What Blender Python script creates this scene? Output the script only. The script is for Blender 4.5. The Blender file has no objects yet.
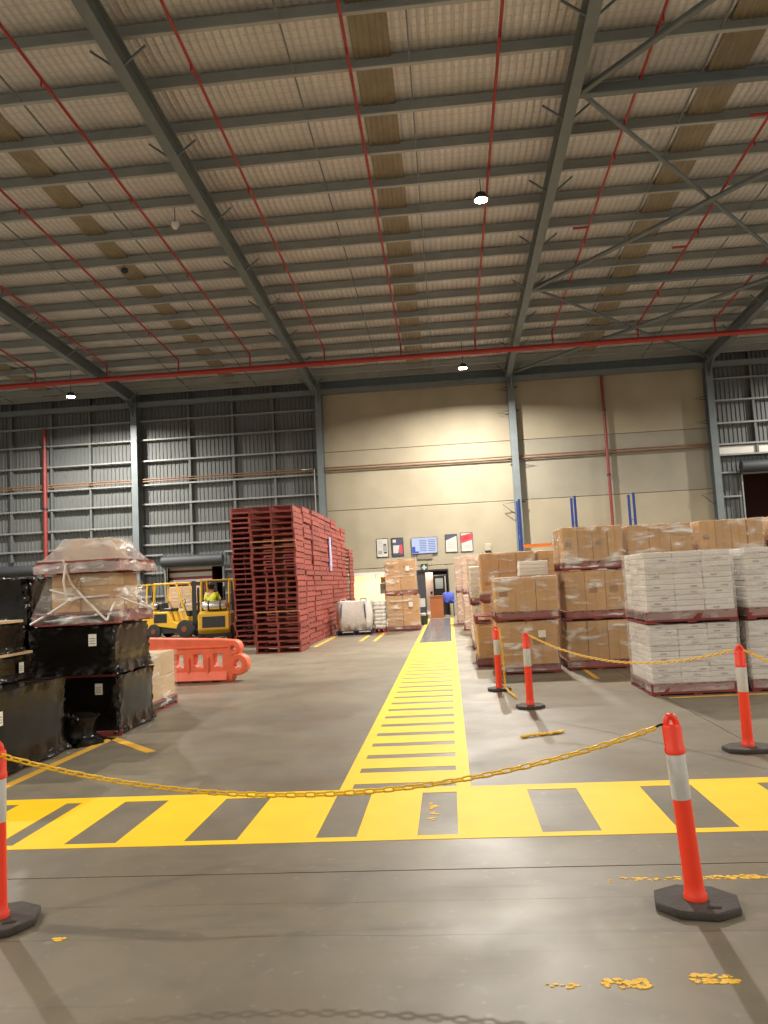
import bpy, bmesh, math, random
from mathutils import Vector, Matrix
random.seed(7)
SC = bpy.context.scene
COL = SC.collection
R = math.radians

# ------------------------------------------------------------------ camera
F_PX, CAM_H = 775.0, 1.65
YAW, PITCH, ROLL = R(4.5), R(5.17), R(2.95)
fw = Vector((-math.sin(YAW)*math.cos(PITCH), math.cos(YAW)*math.cos(PITCH), math.sin(PITCH)))
rt = Vector((math.cos(YAW), math.sin(YAW), 0))
up = rt.cross(fw)
r2 = rt*math.cos(ROLL) - up*math.sin(ROLL)
u2 = up*math.cos(ROLL) + rt*math.sin(ROLL)
cd = bpy.data.cameras.new('camera'); cam = bpy.data.objects.new('camera', cd); COL.objects.link(cam)
m = Matrix((r2, u2, -fw)).transposed().to_4x4(); m.translation = Vector((0, 0, CAM_H))
cam.matrix_world = m
cd.sensor_fit = 'VERTICAL'; cd.sensor_height = 36.0; cd.lens = F_PX/1024*36.0
cd.clip_start = .05; cd.clip_end = 300
SC.camera = cam

# ------------------------------------------------------------------ world, exposure, lamp power
def lin(c):
    return tuple(((v/255)/12.92 if v/255 <= .04045 else ((v/255+.055)/1.055)**2.4) for v in c)
W = bpy.data.worlds.new('world'); SC.world = W; W.use_nodes = True
bg = W.node_tree.nodes['Background']
bg.inputs[0].default_value = (1.0, .93, .83, 1); bg.inputs[1].default_value = .54
SC.view_settings.view_transform = 'Standard'; SC.view_settings.look = 'None'
SC.view_settings.gamma = 1.0; SC.view_settings.use_curve_mapping = False
SC.view_settings.exposure = 0.34
SC.cycles.use_denoising = True
SC.cycles.max_bounces = 6; SC.cycles.diffuse_bounces = 3; SC.cycles.transparent_max_bounces = 12
SC.cycles.sample_clamp_indirect = 4.0
SC.cycles.caustics_reflective = False; SC.cycles.caustics_refractive = False
LAMP_W = 1900.0
LAMP_COL = (1.0, .94, .85)

# ------------------------------------------------------------------ materials
MATS = {}
def M(name, rgb, rough=.6, metal=0.0, var=.0, vscale=4.0, bump=0.0, bscale=20.0, rnd=0.0, stretch=(1,1,1), spec=.5, rgb2=None):
    if name in MATS: return MATS[name]
    mt = bpy.data.materials.new(name); mt.use_nodes = True; MATS[name] = mt
    nt = mt.node_tree; N = nt.nodes; L = nt.links; b = N['Principled BSDF']
    c = (*lin(rgb), 1)
    b.inputs['Base Color'].default_value = c
    b.inputs['Roughness'].default_value = rough; b.inputs['Metallic'].default_value = metal
    b.inputs['Specular IOR Level'].default_value = spec
    src = None
    if var or bump or rgb2:
        g = N.new('ShaderNodeNewGeometry'); mp = N.new('ShaderNodeMapping'); mp.inputs['Scale'].default_value = stretch
        L.new(g.outputs['Position'], mp.inputs['Vector'])
        n = N.new('ShaderNodeTexNoise'); n.inputs['Scale'].default_value = vscale; n.inputs['Detail'].default_value = 5
        L.new(mp.outputs[0], n.inputs['Vector'])
        mx = N.new('ShaderNodeMix'); mx.data_type = 'RGBA'
        a = tuple(v*(1-var) for v in c[:3])+(1,); d = (*lin(rgb2), 1) if rgb2 else tuple(min(1, v*(1+var)) for v in c[:3])+(1,)
        if rgb2: a = c
        mx.inputs[6].default_value = a; mx.inputs[7].default_value = d
        rp = N.new('ShaderNodeMapRange'); rp.inputs[1].default_value = .3; rp.inputs[2].default_value = .7
        L.new(n.outputs['Fac'], rp.inputs[0]); L.new(rp.outputs[0], mx.inputs[0])
        src = mx.outputs[2]
        if bump:
            n2 = N.new('ShaderNodeTexNoise'); n2.inputs['Scale'].default_value = bscale; n2.inputs['Detail'].default_value = 3
            L.new(mp.outputs[0], n2.inputs['Vector'])
            bp = N.new('ShaderNodeBump'); bp.inputs['Strength'].default_value = bump; bp.inputs['Distance'].default_value = .03
            L.new(n2.outputs['Fac'], bp.inputs['Height']); L.new(bp.outputs[0], b.inputs['Normal'])
    if rnd:
        oi = N.new('ShaderNodeObjectInfo'); hs = N.new('ShaderNodeHueSaturation')
        mr = N.new('ShaderNodeMapRange'); mr.inputs[3].default_value = 1-rnd; mr.inputs[4].default_value = 1+rnd
        L.new(oi.outputs['Random'], mr.inputs[0]); L.new(mr.outputs[0], hs.inputs['Value'])
        if src: L.new(src, hs.inputs['Color'])
        else: hs.inputs['Color'].default_value = c
        src = hs.outputs[0]
    if src: L.new(src, b.inputs['Base Color'])
    return mt

def emis(name, rgb, s):
    mt = bpy.data.materials.new(name); mt.use_nodes = True; MATS[name] = mt
    b = mt.node_tree.nodes['Principled BSDF']
    b.inputs['Base Color'].default_value = (.01, .01, .01, 1)
    b.inputs['Emission Color'].default_value = (*lin(rgb), 1); b.inputs['Emission Strength'].default_value = s
    return mt

def film_mat(name, rgb, base, hi, scale=(1.3, 1.3, 6)):
    """stretch film: mostly clear, lamp highlights painted in as white wrinkle streaks"""
    mt = bpy.data.materials.new(name); mt.use_nodes = True; MATS[name] = mt
    nt = mt.node_tree; N = nt.nodes; L = nt.links; b = N['Principled BSDF']; out = N['Material Output']
    b.inputs['Base Color'].default_value = (*lin(rgb), 1); b.inputs['Roughness'].default_value = .16
    b.inputs['Specular IOR Level'].default_value = .9
    g = N.new('ShaderNodeNewGeometry'); mp = N.new('ShaderNodeMapping'); mp.inputs['Scale'].default_value = scale
    mp.inputs['Rotation'].default_value = (.25, .3, 0)
    L.new(g.outputs['Position'], mp.inputs['Vector'])
    n = N.new('ShaderNodeTexNoise'); n.inputs['Scale'].default_value = 1.5; n.inputs['Detail'].default_value = 4; n.inputs['Distortion'].default_value = .5
    L.new(mp.outputs[0], n.inputs['Vector'])
    mr = N.new('ShaderNodeMapRange'); mr.inputs[1].default_value = .50; mr.inputs[2].default_value = .70
    L.new(n.outputs['Fac'], mr.inputs[0])
    lo = N.new('ShaderNodeTexNoise'); lo.inputs['Scale'].default_value = 3.0; lo.inputs['Detail'].default_value = 2
    L.new(g.outputs['Position'], lo.inputs['Vector'])
    ml = N.new('ShaderNodeMapRange'); ml.inputs[1].default_value = .40; ml.inputs[2].default_value = .56
    L.new(lo.outputs['Fac'], ml.inputs[0])
    mm = N.new('ShaderNodeMath'); mm.operation = 'MULTIPLY'; L.new(mr.outputs[0], mm.inputs[0]); L.new(ml.outputs[0], mm.inputs[1])  # white streaks imitate lamp glints on the film
    mr = N.new('ShaderNodeMapRange'); mr.inputs[3].default_value = base; mr.inputs[4].default_value = hi
    L.new(mm.outputs[0], mr.inputs[0])
    bp = N.new('ShaderNodeBump'); bp.inputs['Strength'].default_value = .9; bp.inputs['Distance'].default_value = .05
    L.new(n.outputs['Fac'], bp.inputs['Height']); L.new(bp.outputs[0], b.inputs['Normal'])
    tr = N.new('ShaderNodeBsdfTransparent'); ms = N.new('ShaderNodeMixShader')
    L.new(mr.outputs[0], ms.inputs[0]); L.new(tr.outputs[0], ms.inputs[1]); L.new(b.outputs[0], ms.inputs[2])
    L.new(ms.outputs[0], out.inputs['Surface'])
    return mt

def floor_mat():
    mt = bpy.data.materials.new('polished_concrete'); mt.use_nodes = True
    nt = mt.node_tree; N = nt.nodes; L = nt.links; b = N['Principled BSDF']
    g = N.new('ShaderNodeNewGeometry')
    def noise(scale, detail=6, vec=None, dist=0):
        n = N.new('ShaderNodeTexNoise'); n.inputs['Scale'].default_value = scale; n.inputs['Detail'].default_value = detail
        n.inputs['Distortion'].default_value = dist
        L.new(vec or g.outputs['Position'], n.inputs['Vector']); return n.outputs['Fac']
    def mr(x, a, c, d, e):
        n = N.new('ShaderNodeMapRange'); L.new(x, n.inputs[0])
        for i, v in enumerate((a, c, d, e)): n.inputs[i+1].default_value = v
        return n.outputs[0]
    def mix(f, a, c, bt='MIX'):
        n = N.new('ShaderNodeMix'); n.data_type = 'RGBA'; n.blend_type = bt
        for s, v in ((0, f), (6, a), (7, c)):
            if isinstance(v, tuple): n.inputs[s].default_value = v
            elif isinstance(v, float): n.inputs[s].default_value = v
            else: L.new(v, n.inputs[s])
        return n.outputs[2]
    def rgb(*c): return (*lin(c), 1)
    base = mix(mr(noise(.35), .35, .65, 0, 1), rgb(115, 105, 88), rgb(133, 123, 104))
    base = mix(mr(noise(2.2, 8, dist=.6), .42, .72, 0, .55), base, rgb(96, 91, 81))
    base = mix(mr(noise(14, 6), .62, .75, 0, .35), base, rgb(160, 152, 138))
    mp = N.new('ShaderNodeMapping'); mp.inputs['Scale'].default_value = (9, .6, 1); mp.inputs['Rotation'].default_value = (0, 0, .5)
    L.new(g.outputs['Position'], mp.inputs[0])
    base = mix(mr(noise(2.0, 3, mp.outputs[0]), .70, .76, 0, .18), base, rgb(175, 168, 155))
    mp2 = N.new('ShaderNodeMapping'); mp2.inputs['Scale'].default_value = (.5, 7, 1); mp2.inputs['Rotation'].default_value = (0, 0, .12)
    L.new(g.outputs['Position'], mp2.inputs[0])
    base = mix(mr(noise(1.3, 4, mp2.outputs[0]), .62, .72, 0, .3), base, rgb(84, 80, 72))
    # two long fine cracks across the slab near the front
    sx = N.new('ShaderNodeSeparateXYZ'); L.new(g.outputs['Position'], sx.inputs[0])
    wob = mr(noise(1.2, 5), 0, 1, -.05, .05)
    yy = N.new('ShaderNodeMath'); yy.operation = 'ADD'; L.new(sx.outputs['Y'], yy.inputs[0]); L.new(wob, yy.inputs[1])
    for y0, st in ((4.17, .55), (3.78, .45)):
        s = N.new('ShaderNodeMath'); s.operation = 'SUBTRACT'; L.new(yy.outputs[0], s.inputs[0]); s.inputs[1].default_value = y0
        a = N.new('ShaderNodeMath'); a.operation = 'ABSOLUTE'; L.new(s.outputs[0], a.inputs[0])
        fac = mr(a.outputs[0], .003, .008, st, 0)
        br = N.new('ShaderNodeMath'); br.operation = 'MULTIPLY'; L.new(fac, br.inputs[0]); L.new(mr(noise(2.5), .4, .6, .2, 1), br.inputs[1])
        base = mix(br.outputs[0], base, rgb(45, 42, 38))
    L.new(base, b.inputs['Base Color'])
    L.new(mr(noise(1.1, 6), .3, .7, .36, .56), b.inputs['Roughness'])
    b.inputs['Specular IOR Level'].default_value = .4
    bp = N.new('ShaderNodeBump'); bp.inputs['Strength'].default_value = .12; bp.inputs['Distance'].default_value = .01
    L.new(noise(9, 4), bp.inputs['Height']); L.new(bp.outputs[0], b.inputs['Normal'])
    return mt

def foil_mat():
    """roof insulation blanket: crinkled foil over ribs, held by wire mesh"""
    mt = bpy.data.materials.new('roof_foil'); mt.use_nodes = True
    nt = mt.node_tree; N = nt.nodes; L = nt.links; b = N['Principled BSDF']
    g = N.new('ShaderNodeNewGeometry')
    n = N.new('ShaderNodeTexNoise'); n.inputs['Scale'].default_value = 1.2; n.inputs['Detail'].default_value = 5
    L.new(g.outputs['Position'], n.inputs['Vector'])
    mx = N.new('ShaderNodeMix'); mx.data_type = 'RGBA'
    mx.inputs[6].default_value = (*lin((188, 186, 186)), 1); mx.inputs[7].default_value = (*lin((216, 214, 213)), 1)
    L.new(n.outputs['Fac'], mx.inputs[0])
    sx = N.new('ShaderNodeSeparateXYZ'); L.new(g.outputs['Position'], sx.inputs[0])
    def wave(out, pitch, lo, hi):
        k = N.new('ShaderNodeMath'); k.operation = 'MULTIPLY'; L.new(out, k.inputs[0]); k.inputs[1].default_value = 2*math.pi/pitch
        s = N.new('ShaderNodeMath'); s.operation = 'SINE'; L.new(k.outputs[0], s.inputs[0])
        r = N.new('ShaderNodeMapRange'); L.new(s.outputs[0], r.inputs[0])
        r.inputs[1].default_value = lo; r.inputs[2].default_value = hi
        return r.outputs[0]
    wx = wave(sx.outputs['X'], .17, -.2, .9); wy = wave(sx.outputs['Y'], .22, .75, 1)
    # darker wire and rib lines (the mesh under the foil)
    mul = N.new('ShaderNodeMath'); mul.operation = 'MAXIMUM'; L.new(wx, mul.inputs[0]); L.new(wy, mul.inputs[1])
    m2 = N.new('ShaderNodeMix'); m2.data_type = 'RGBA'
    f = N.new('ShaderNodeMath'); f.operation = 'MULTIPLY'; L.new(mul.outputs[0], f.inputs[0]); f.inputs[1].default_value = .25
    L.new(f.outputs[0], m2.inputs[0]); L.new(mx.outputs[2], m2.inputs[6]); m2.inputs[7].default_value = (*lin((124, 118, 114)), 1)
    L.new(m2.outputs[2], b.inputs['Base Color'])
    b.inputs['Metallic'].default_value = .35; b.inputs['Roughness'].default_value = .42
    mp = N.new('ShaderNodeMapping'); mp.inputs['Scale'].default_value = (2.2, 7, 1); L.new(g.outputs['Position'], mp.inputs[0])
    n2 = N.new('ShaderNodeTexNoise'); n2.inputs['Scale'].default_value = 2.2; n2.inputs['Detail'].default_value = 5; n2.inputs['Distortion'].default_value = .8
    L.new(mp.outputs[0], n2.inputs['Vector'])
    ad = N.new('ShaderNodeMath'); ad.operation = 'MULTIPLY_ADD'; L.new(n2.outputs['Fac'], ad.inputs[0]); ad.inputs[1].default_value = 1.6; L.new(wx, ad.inputs[2])
    bp = N.new('ShaderNodeBump'); bp.inputs['Strength'].default_value = .6; bp.inputs['Distance'].default_value = .03
    L.new(ad.outputs[0], bp.inputs['Height']); L.new(bp.outputs[0], b.inputs['Normal'])
    return mt

FLOOR = floor_mat(); FOIL = foil_mat()
YELLOW = M('yellow_floor_paint', (255, 205, 24), .55, var=.05, vscale=3, spec=.3)
YWORN = M('worn_yellow_paint', (236, 186, 50), .6, var=.12, vscale=15)
YLINE = M('amber_floor_line', (232, 176, 48), .55, var=.12, vscale=6)
JOINT = M('joint_filler', (40, 38, 35), .9, var=.1)
WALLC = M('beige_concrete', (146, 137, 117), .85, var=.10, vscale=.7, bump=.08, bscale=9)
WALLD = M('grey_concrete', (134, 129, 115), .85, var=.10, vscale=.7, bump=.08, bscale=9)
SEAL = M('panel_seal', (86, 78, 64), .9, var=.1)
CLAD = M('grey_cladding', (90, 93, 92), .55, .1, var=.06, vscale=1)
GIRT = M('galvanised_girt', (126, 128, 125), .5, .3, var=.06)
STEEL = M('grey_painted_steel', (98, 106, 108), .5, .1, var=.08, vscale=3)
PURL = M('galvanised_purlin', (152, 156, 153), .55, .25, var=.08, vscale=2)
SKYL = M('dull_skylight', (126, 116, 97), .5, var=.12, vscale=3)
REDP = M('red_pipe_paint', (150, 38, 34), .45, var=.08)
BRNP = M('brown_service_pipe', (112, 84, 62), .5, var=.1)
ORANGE = M('orange_red_plastic', (255, 66, 34), .42, var=.05, vscale=10)
BARR = M('orange_barrier_plastic', (236, 106, 70), .5, var=.10, vscale=5)
REFL = M('white_reflective_sleeve', (206, 204, 198), .35, .1, var=.05, vscale=20)
RUBBER = M('black_rubber', (66, 60, 54), .75, var=.15, vscale=12, bump=.2, bscale=60)
CHAINM = M('yellow_chain_plastic', (252, 200, 40), .4, var=.05)
BLACKM = M('black_steel', (26, 26, 28), .5, var=.1)
RPAL = M('red_pallet_paint', (140, 66, 56), .7, var=.18, vscale=5, rnd=.18)
RPALD = M('dark_red_pallet_paint', (128, 52, 46), .7, var=.18, vscale=5, rnd=.18)
WOOD = M('bare_wood', (206, 164, 118), .75, var=.15, vscale=8)
BPAL = M('dark_blue_pallet', (38, 46, 66), .6, var=.15, vscale=5, rnd=.1)
CART = M('brown_cardboard', (192, 148, 92), .75, var=.07, vscale=3, rnd=.07)
CARTP = M('pale_cardboard', (206, 176, 134), .75, var=.07, vscale=3, rnd=.07)
CARTW = M('white_carton', (226, 222, 214), .6, var=.05, vscale=5, rnd=.07)
PRINT = M('grey_carton_print', (158, 153, 148), .7, var=.05)
TAPE = M('packing_tape', (170, 128, 78), .3, var=.05)
LABELM = M('paper_label', (236, 230, 216), .7, var=.03)
INK = M('label_ink', (70, 66, 60), .7, var=.03)
FILM = film_mat('clear_stretch_film', (244, 240, 232), .10, .92)
TENT = film_mat('gathered_stretch_film', (240, 226, 218), .36, .92, (2, 2, 5))
FILMW = film_mat('milky_stretch_film', (238, 230, 224), .25, .70, (1.6, 1.6, 5))
BWRAP = M('black_stretch_wrap', (20, 17, 14), .20, var=.3, vscale=3, bump=.16, bscale=3, stretch=(1, 1, 2.2), spec=.32)
SACK = M('white_woven_sack', (206, 203, 195), .6, var=.06, vscale=4, bump=.3, bscale=10)
STRAPB = M('blue_strap', (52, 76, 122), .6, var=.1)
FORKY = M('forklift_yellow', (214, 170, 42), .35, var=.06)
FORKD = M('forklift_dark', (34, 33, 32), .5, var=.12)
TYRE = M('tyre_rubber', (44, 41, 38), .8, var=.12)
HUB = M('wheel_hub', (120, 60, 44), .5, var=.1)
CHROME = M('gas_bottle_aluminium', (214, 214, 212), .25, .8, var=.05)
SEATM = M('seat_vinyl', (40, 40, 42), .5, var=.1)
HIVIS = M('hi_vis_yellow', (218, 234, 52), .6, var=.05)
SKIN = M('skin', (186, 136, 108), .5, var=.03)
DARKC = M('navy_cloth', (34, 38, 54), .8, var=.1)
HAIR = M('dark_hair', (36, 28, 22), .7, var=.1)
DRUMM = M('shutter_housing', (46, 50, 53), .62, .0, var=.08)
TRUCKM = M('maroon_trailer', (110, 26, 30), .45, var=.06)
WHITEP = M('white_paint', (200, 197, 190), .5, var=.04)
OFFW = M('office_wall', (232, 218, 186), .8, var=.04)
DARKR = M('unlit_room', (52, 50, 48), .9, var=.1)  # darkness beyond the openings is put into the colour
BROWNC = M('brown_laminate', (158, 94, 54), .5, var=.08, vscale=4)
PINKD = M('cream_door', (228, 200, 182), .55, var=.03)
RACKB = M('blue_rack_steel', (38, 60, 122), .45, .1, var=.08)
RACKO = M('orange_rack_beam', (216, 118, 40), .5, var=.08)
BLUEC = M('blue_cloth', (66, 84, 172), .7, var=.15, vscale=9)
FRAMEB = M('black_frame', (30, 30, 32), .4, var=.05)
PAPER = M('white_paper', (172, 170, 165), .6, var=.02)
PRED = M('poster_red', (206, 58, 66), .6, var=.02)
PNAVY = M('poster_navy', (58, 62, 82), .6, var=.05)
PGREY = M('poster_grey', (136, 132, 126), .6, var=.05)
PURPLE = M('lilac_plastic_sleeve', (196, 188, 226), .25, var=.12, vscale=9, bump=.5, bscale=14)
SCREEN = emis('screen_white', (206, 220, 255), .72)
SCRB = emis('screen_blue', (50, 90, 220), .6)
SCRG = emis('screen_grey', (120, 140, 205), .45)
LAMPE = emis('lamp_diffuser', (255, 250, 242), 45.0)

# ------------------------------------------------------------------ mesh helpers
class MB:
    def __init__(s): s.v = []; s.f = []
    def box(s, x0, x1, y0, y1, z0, z1, mtx=None):
        b = len(s.v)
        c = [(x0,y0,z0),(x1,y0,z0),(x1,y1,z0),(x0,y1,z0),(x0,y0,z1),(x1,y0,z1),(x1,y1,z1),(x0,y1,z1)]
        if mtx is not None: c = [tuple(mtx @ Vector(p)) for p in c]
        s.v += c
        s.f += [tuple(b+i for i in q) for q in ((0,3,2,1),(4,5,6,7),(0,1,5,4),(1,2,6,5),(2,3,7,6),(3,0,4,7))]
        return s
    def tube(s, p0, p1, r, n=8, r1=None):
        p0, p1 = Vector(p0), Vector(p1); d = (p1-p0).normalized()
        a = d.orthogonal().normalized(); c = d.cross(a); b = len(s.v); r1 = r if r1 is None else r1
        for p, rr in ((p0, r), (p1, r1)):
            for i in range(n):
                t = 2*math.pi*i/n; s.v.append(tuple(p + (a*math.cos(t)+c*math.sin(t))*rr))
        for i in range(n): s.f.append((b+i, b+(i+1) % n, b+n+(i+1) % n, b+n+i))
        s.f.append(tuple(b+i for i in reversed(range(n)))); s.f.append(tuple(b+n+i for i in range(n)))
        return s
    def path(s, pts, r, n=6):
        pts = [Vector(p) for p in pts]; b = len(s.v); a = None
        for i, p in enumerate(pts):
            d = (pts[min(i+1, len(pts)-1)]-pts[max(i-1, 0)]).normalized()
            a = d.orthogonal().normalized() if a is None else (a-d*a.dot(d)).normalized()
            c = d.cross(a)
            for k in range(n):
                t = 2*math.pi*k/n; s.v.append(tuple(p+(a*math.cos(t)+c*math.sin(t))*r))
        for i in range(len(pts)-1):
            for k in range(n):
                s.f.append((b+i*n+k, b+i*n+(k+1) % n, b+(i+1)*n+(k+1) % n, b+(i+1)*n+k))
        s.f.append(tuple(b+k for k in reversed(range(n)))); s.f.append(tuple(b+(len(pts)-1)*n+k for k in range(n)))
        return s
    def lathe(s, prof, n=20, c=(0, 0, 0), axis='z'):
        b = len(s.v)
        for (r, h) in prof:
            for i in range(n):
                t = 2*math.pi*i/n; x, y = r*math.cos(t), r*math.sin(t)
                p = (x, y, h) if axis == 'z' else ((h, x, y) if axis == 'x' else (x, h, y))
                s.v.append((c[0]+p[0], c[1]+p[1], c[2]+p[2]))
        for j in range(len(prof)-1):
            for i in range(n):
                s.f.append((b+j*n+i, b+j*n+(i+1) % n, b+(j+1)*n+(i+1) % n, b+(j+1)*n+i))
        s.f.append(tuple(b+i for i in reversed(range(n)))); k = b+(len(prof)-1)*n
        s.f.append(tuple(k+i for i in range(n)))
        return s
    def prism(s, poly, a0, a1, plane='xz'):
        """polygon in a plane, extruded along the third axis"""
        b = len(s.v); n = len(poly)
        for a in (a0, a1):
            for (p, q) in poly:
                s.v.append({'xz': (p, a, q), 'xy': (p, q, a), 'yz': (a, p, q)}[plane])
        for i in range(n): s.f.append((b+i, b+(i+1) % n, b+n+(i+1) % n, b+n+i))
        s.f.append(tuple(b+i for i in reversed(range(n)))); s.f.append(tuple(b+n+i for i in range(n)))
        return s
    def mesh(s, name, smooth=False, bevel=0.0, fix=True):
        me = bpy.data.meshes.new(name); me.from_pydata(s.v, [], s.f)
        if fix or bevel:
            bm = bmesh.new(); bm.from_mesh(me); bmesh.ops.recalc_face_normals(bm, faces=bm.faces)
            if bevel: bmesh.ops.bevel(bm, geom=list(bm.edges), offset=bevel, segments=1, affect='EDGES')
            bm.to_mesh(me); bm.free()
        if smooth:
            for p in me.polygons: p.use_smooth = True
            try: me.set_sharp_from_angle(angle=R(40))
            except Exception: pass
        return me
    def build(s, name, mat, parent=None, loc=(0, 0, 0), rot=(0, 0, 0), **k):
        return put(name, s.mesh(name, **k), mat, parent, loc, rot)

def put(name, me, mat, parent=None, loc=(0, 0, 0), rot=(0, 0, 0)):
    if mat is not None and not me.materials: me.materials.append(mat)
    o = bpy.data.objects.new(name, me); COL.objects.link(o)
    o.parent = parent; o.location = loc; o.rotation_euler = rot
    return o
def tag(o, label=None, cat=None, group=None, kind=None):
    for k, v in (('label', label), ('category', cat), ('group', group), ('kind', kind)):
        if v: o[k] = v
    return o
def empty(name, loc=(0, 0, 0), rz=0, parent=None):
    o = bpy.data.objects.new(name, None); COL.objects.link(o); o.empty_display_size = .1
    o.location = loc; o.rotation_euler = (0, 0, rz); o.parent = parent
    return o
def thing(name, label, cat, loc=(0, 0, 0), rz=0, group=None):
    return tag(empty(name, loc, rz), label, cat, group)
def struct(name, loc=(0, 0, 0)):
    return tag(empty(name, loc), kind='structure')
def copy_tree(o, parent=None):
    c = o.copy(); COL.objects.link(c); c.parent = parent
    for ch in o.children: copy_tree(ch, c)
    return c
def shape2d(name, loops, depth, bevel=0.0, res=1):
    """outline with holes in the xy plane, extruded +-depth along z, as a mesh"""
    cu = bpy.data.curves.new(name, 'CURVE'); cu.dimensions = '2D'; cu.fill_mode = 'BOTH'
    cu.extrude = depth; cu.bevel_depth = bevel; cu.bevel_resolution = res
    for lp in loops:
        sp = cu.splines.new('POLY'); sp.points.add(len(lp)-1); sp.use_cyclic_u = True
        for p, q in zip(sp.points, lp): p.co = (q[0], q[1], 0, 1)
    ob = bpy.data.objects.new(name, cu); COL.objects.link(ob)
    dg = bpy.context.evaluated_depsgraph_get()
    me = bpy.data.meshes.new_from_object(ob.evaluated_get(dg)); me.name = name
    bpy.data.objects.remove(ob); bpy.data.curves.remove(cu)
    return me
ORD = ['lowest', 'second', 'third', 'fourth', 'fifth', 'sixth', 'seventh', 'eighth', 'ninth', 'tenth', 'eleventh', 'twelfth', 'thirteenth',
       'fourteenth', 'fifteenth', 'sixteenth', 'seventeenth', 'eighteenth', 'nineteenth', 'twentieth', 'twenty-first', 'twenty-second',
       'twenty-third', 'twenty-fourth', 'twenty-fifth', 'twenty-sixth', 'twenty-seventh', 'twenty-eighth']

# ================================================================== SETTING
# ---- floor: concrete slabs with sawn joints
fl = struct('floor')
xs = [-40, -15.33, -9.33, 2.67, 14.67, 40]; ys = [-16, 4.6, 16.6, 28.6, 41]
for i in range(len(xs)-1):
    for j in range(len(ys)-1):
        MB().box(xs[i]+.005, xs[i+1]-.005, ys[j]+.006, ys[j+1]-.006, -.15, 0).build('slab', FLOOR, fl, fix=False)
MB().box(-40, 40, -16, 41, -.2, -.012).build('joint_bed', JOINT, fl)

# ---- roof
SL = .053
def zr(y, z36=10.75): return z36 + SL*(36-y)          # underside of the rafters
Y0, Y1, X0, X1 = -14.0, 36.3, -34.0, 34.0
cei = struct('ceiling')
PY = [35.75]+[34.80-1.5*k for k in range(32)]                 # purlin lines
mb = MB()
nx, per = 34, 4
rows = []
for k in range(len(PY)-1):
    for q in range(per):
        y = PY[k] + (PY[k+1]-PY[k])*q/per
        rows.append((y, zr(y, 11.58) - .05*math.sin(math.pi*q/per)))
rows = [(Y1, zr(Y1, 11.58))] + rows
for (y, z) in rows:
    for i in range(nx+1): mb.v.append((X0+(X1-X0)*i/nx, y, z))
for j in range(len(rows)-1):
    for i in range(nx):
        a = j*(nx+1)+i; mb.f.append((a, a+1, a+nx+2, a+nx+1))
mb.build('roof_blanket', FOIL, cei, smooth=True, fix=False)
zpoly = [(-.09, 0), (.006, 0), (.006, .288), (.09, .288), (.09, .30), (-.006, .30), (-.006, .012), (-.078, .012), (-.078, .035), (-.09, .035)]
pme = MB().prism(zpoly, X0, X1, 'yz').mesh('purlin')
for y in PY: put('purlin', pme, PURL, cei, (0, y, zr(y, 11.25)))
RAFX = [-32.6, -23.55, -14.6, -5.84, 3.28, 12.25, 21.2, 30.2]
for X in RAFX:
    mb = MB(); ln = 36-Y0
    for (x0, x1, za, zb) in ((-.125, .125, 0, .03), (-.012, .012, .03, .47), (-.125, .125, .47, .5)):
        b = len(mb.v)
        for y in (Y0, 36.0):
            for (x, z) in ((x0, za), (x1, za), (x1, zb), (x0, zb)): mb.v.append((x, y, zr(y)+z))
        mb.f += [tuple(b+i for i in q) for q in ((0,1,5,4),(1,2,6,5),(2,3,7,6),(3,0,4,7),(0,3,2,1),(4,5,6,7))]
    raf = mb.build('rafter', STEEL, cei, (X, 0, 0))
    if abs(X) < 25:
        for k, y in enumerate(PY):
            if y < 6 or not k % 2: continue
            for s in (-1, 1):
                MB().box(-.02, .02, -.02, .02, 0, .58, Matrix.Translation((s*.10, y+.05, zr(y)+.02)) @ Matrix.Rotation(s*R(52), 4, 'Y')).build('fly_brace', STEEL, raf)
def strip(x, w):
    mb = MB(); n = 6
    prof = []
    for i in range(n):
        a = -w/2+w*i/n; d = w/n
        prof += [(a, 0), (a+d*.25, .03), (a+d*.6, .03), (a+d*.85, 0)]
    prof.append((w/2, 0))
    for y in (Y0, 36.0):
        for (p, h) in prof: mb.v.append((x+p, y, zr(y, 11.50)-h*.6))
    c = len(prof)
    for i in range(c-1): mb.f.append((i, i+1, c+i+1, c+i))
    mb.build('skylight_strip', SKYL, cei, fix=False)
for x, w in ((-27.8, .8), (-18.8, .8), (-9.75, .62), (-.95, .78), (6.75, .85), (16.0, .8), (25.5, .8)): strip(x, w)
for x in (-20.7, -17.6, -11.8, -8.6, -2.62, -.18, 6.1, 9.4, 15.2, 18.2):
    mb = MB(); mb.path([(x, y, zr(y, 11.29)) for y in (-5, 36)], .022, 4); mb.build('purlin_bridging', STEEL, cei)
NODE = [6.4, 16.3, 26.4, 35.5]
for y in NODE[:3]:
    MB().box(3.3, 12.2, y-.09, y+.09, zr(y)+.12, zr(y)+.36).build('roof_strut', STEEL, cei, bevel=.02)
for a, b in zip(NODE, NODE[1:]):
    MB().tube((3.4, a, zr(a)+.3), (12.15, b, zr(b)+.3), .055, 8).build('roof_brace', STEEL, cei, smooth=True)
    MB().tube((3.4, b, zr(b)+.18), (12.15, a, zr(a)+.18), .075, 8).build('roof_brace', STEEL, cei, smooth=True)

# ---- back wall
wb = struct('wall_back')
YW = 36.0
COLX = [-23.55, -14.6, -5.65, 3.36, 12.25, 21.2]
ZJ = [0, 2.31, 5.10, 7.90, 10.9]
def panel(x0, x1, z0, z1, mat=WALLC):
    MB().box(x0, x1, YW, YW+.2, z0, z1).build('concrete_panel', mat, wb, bevel=.012)
g = .012
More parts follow.
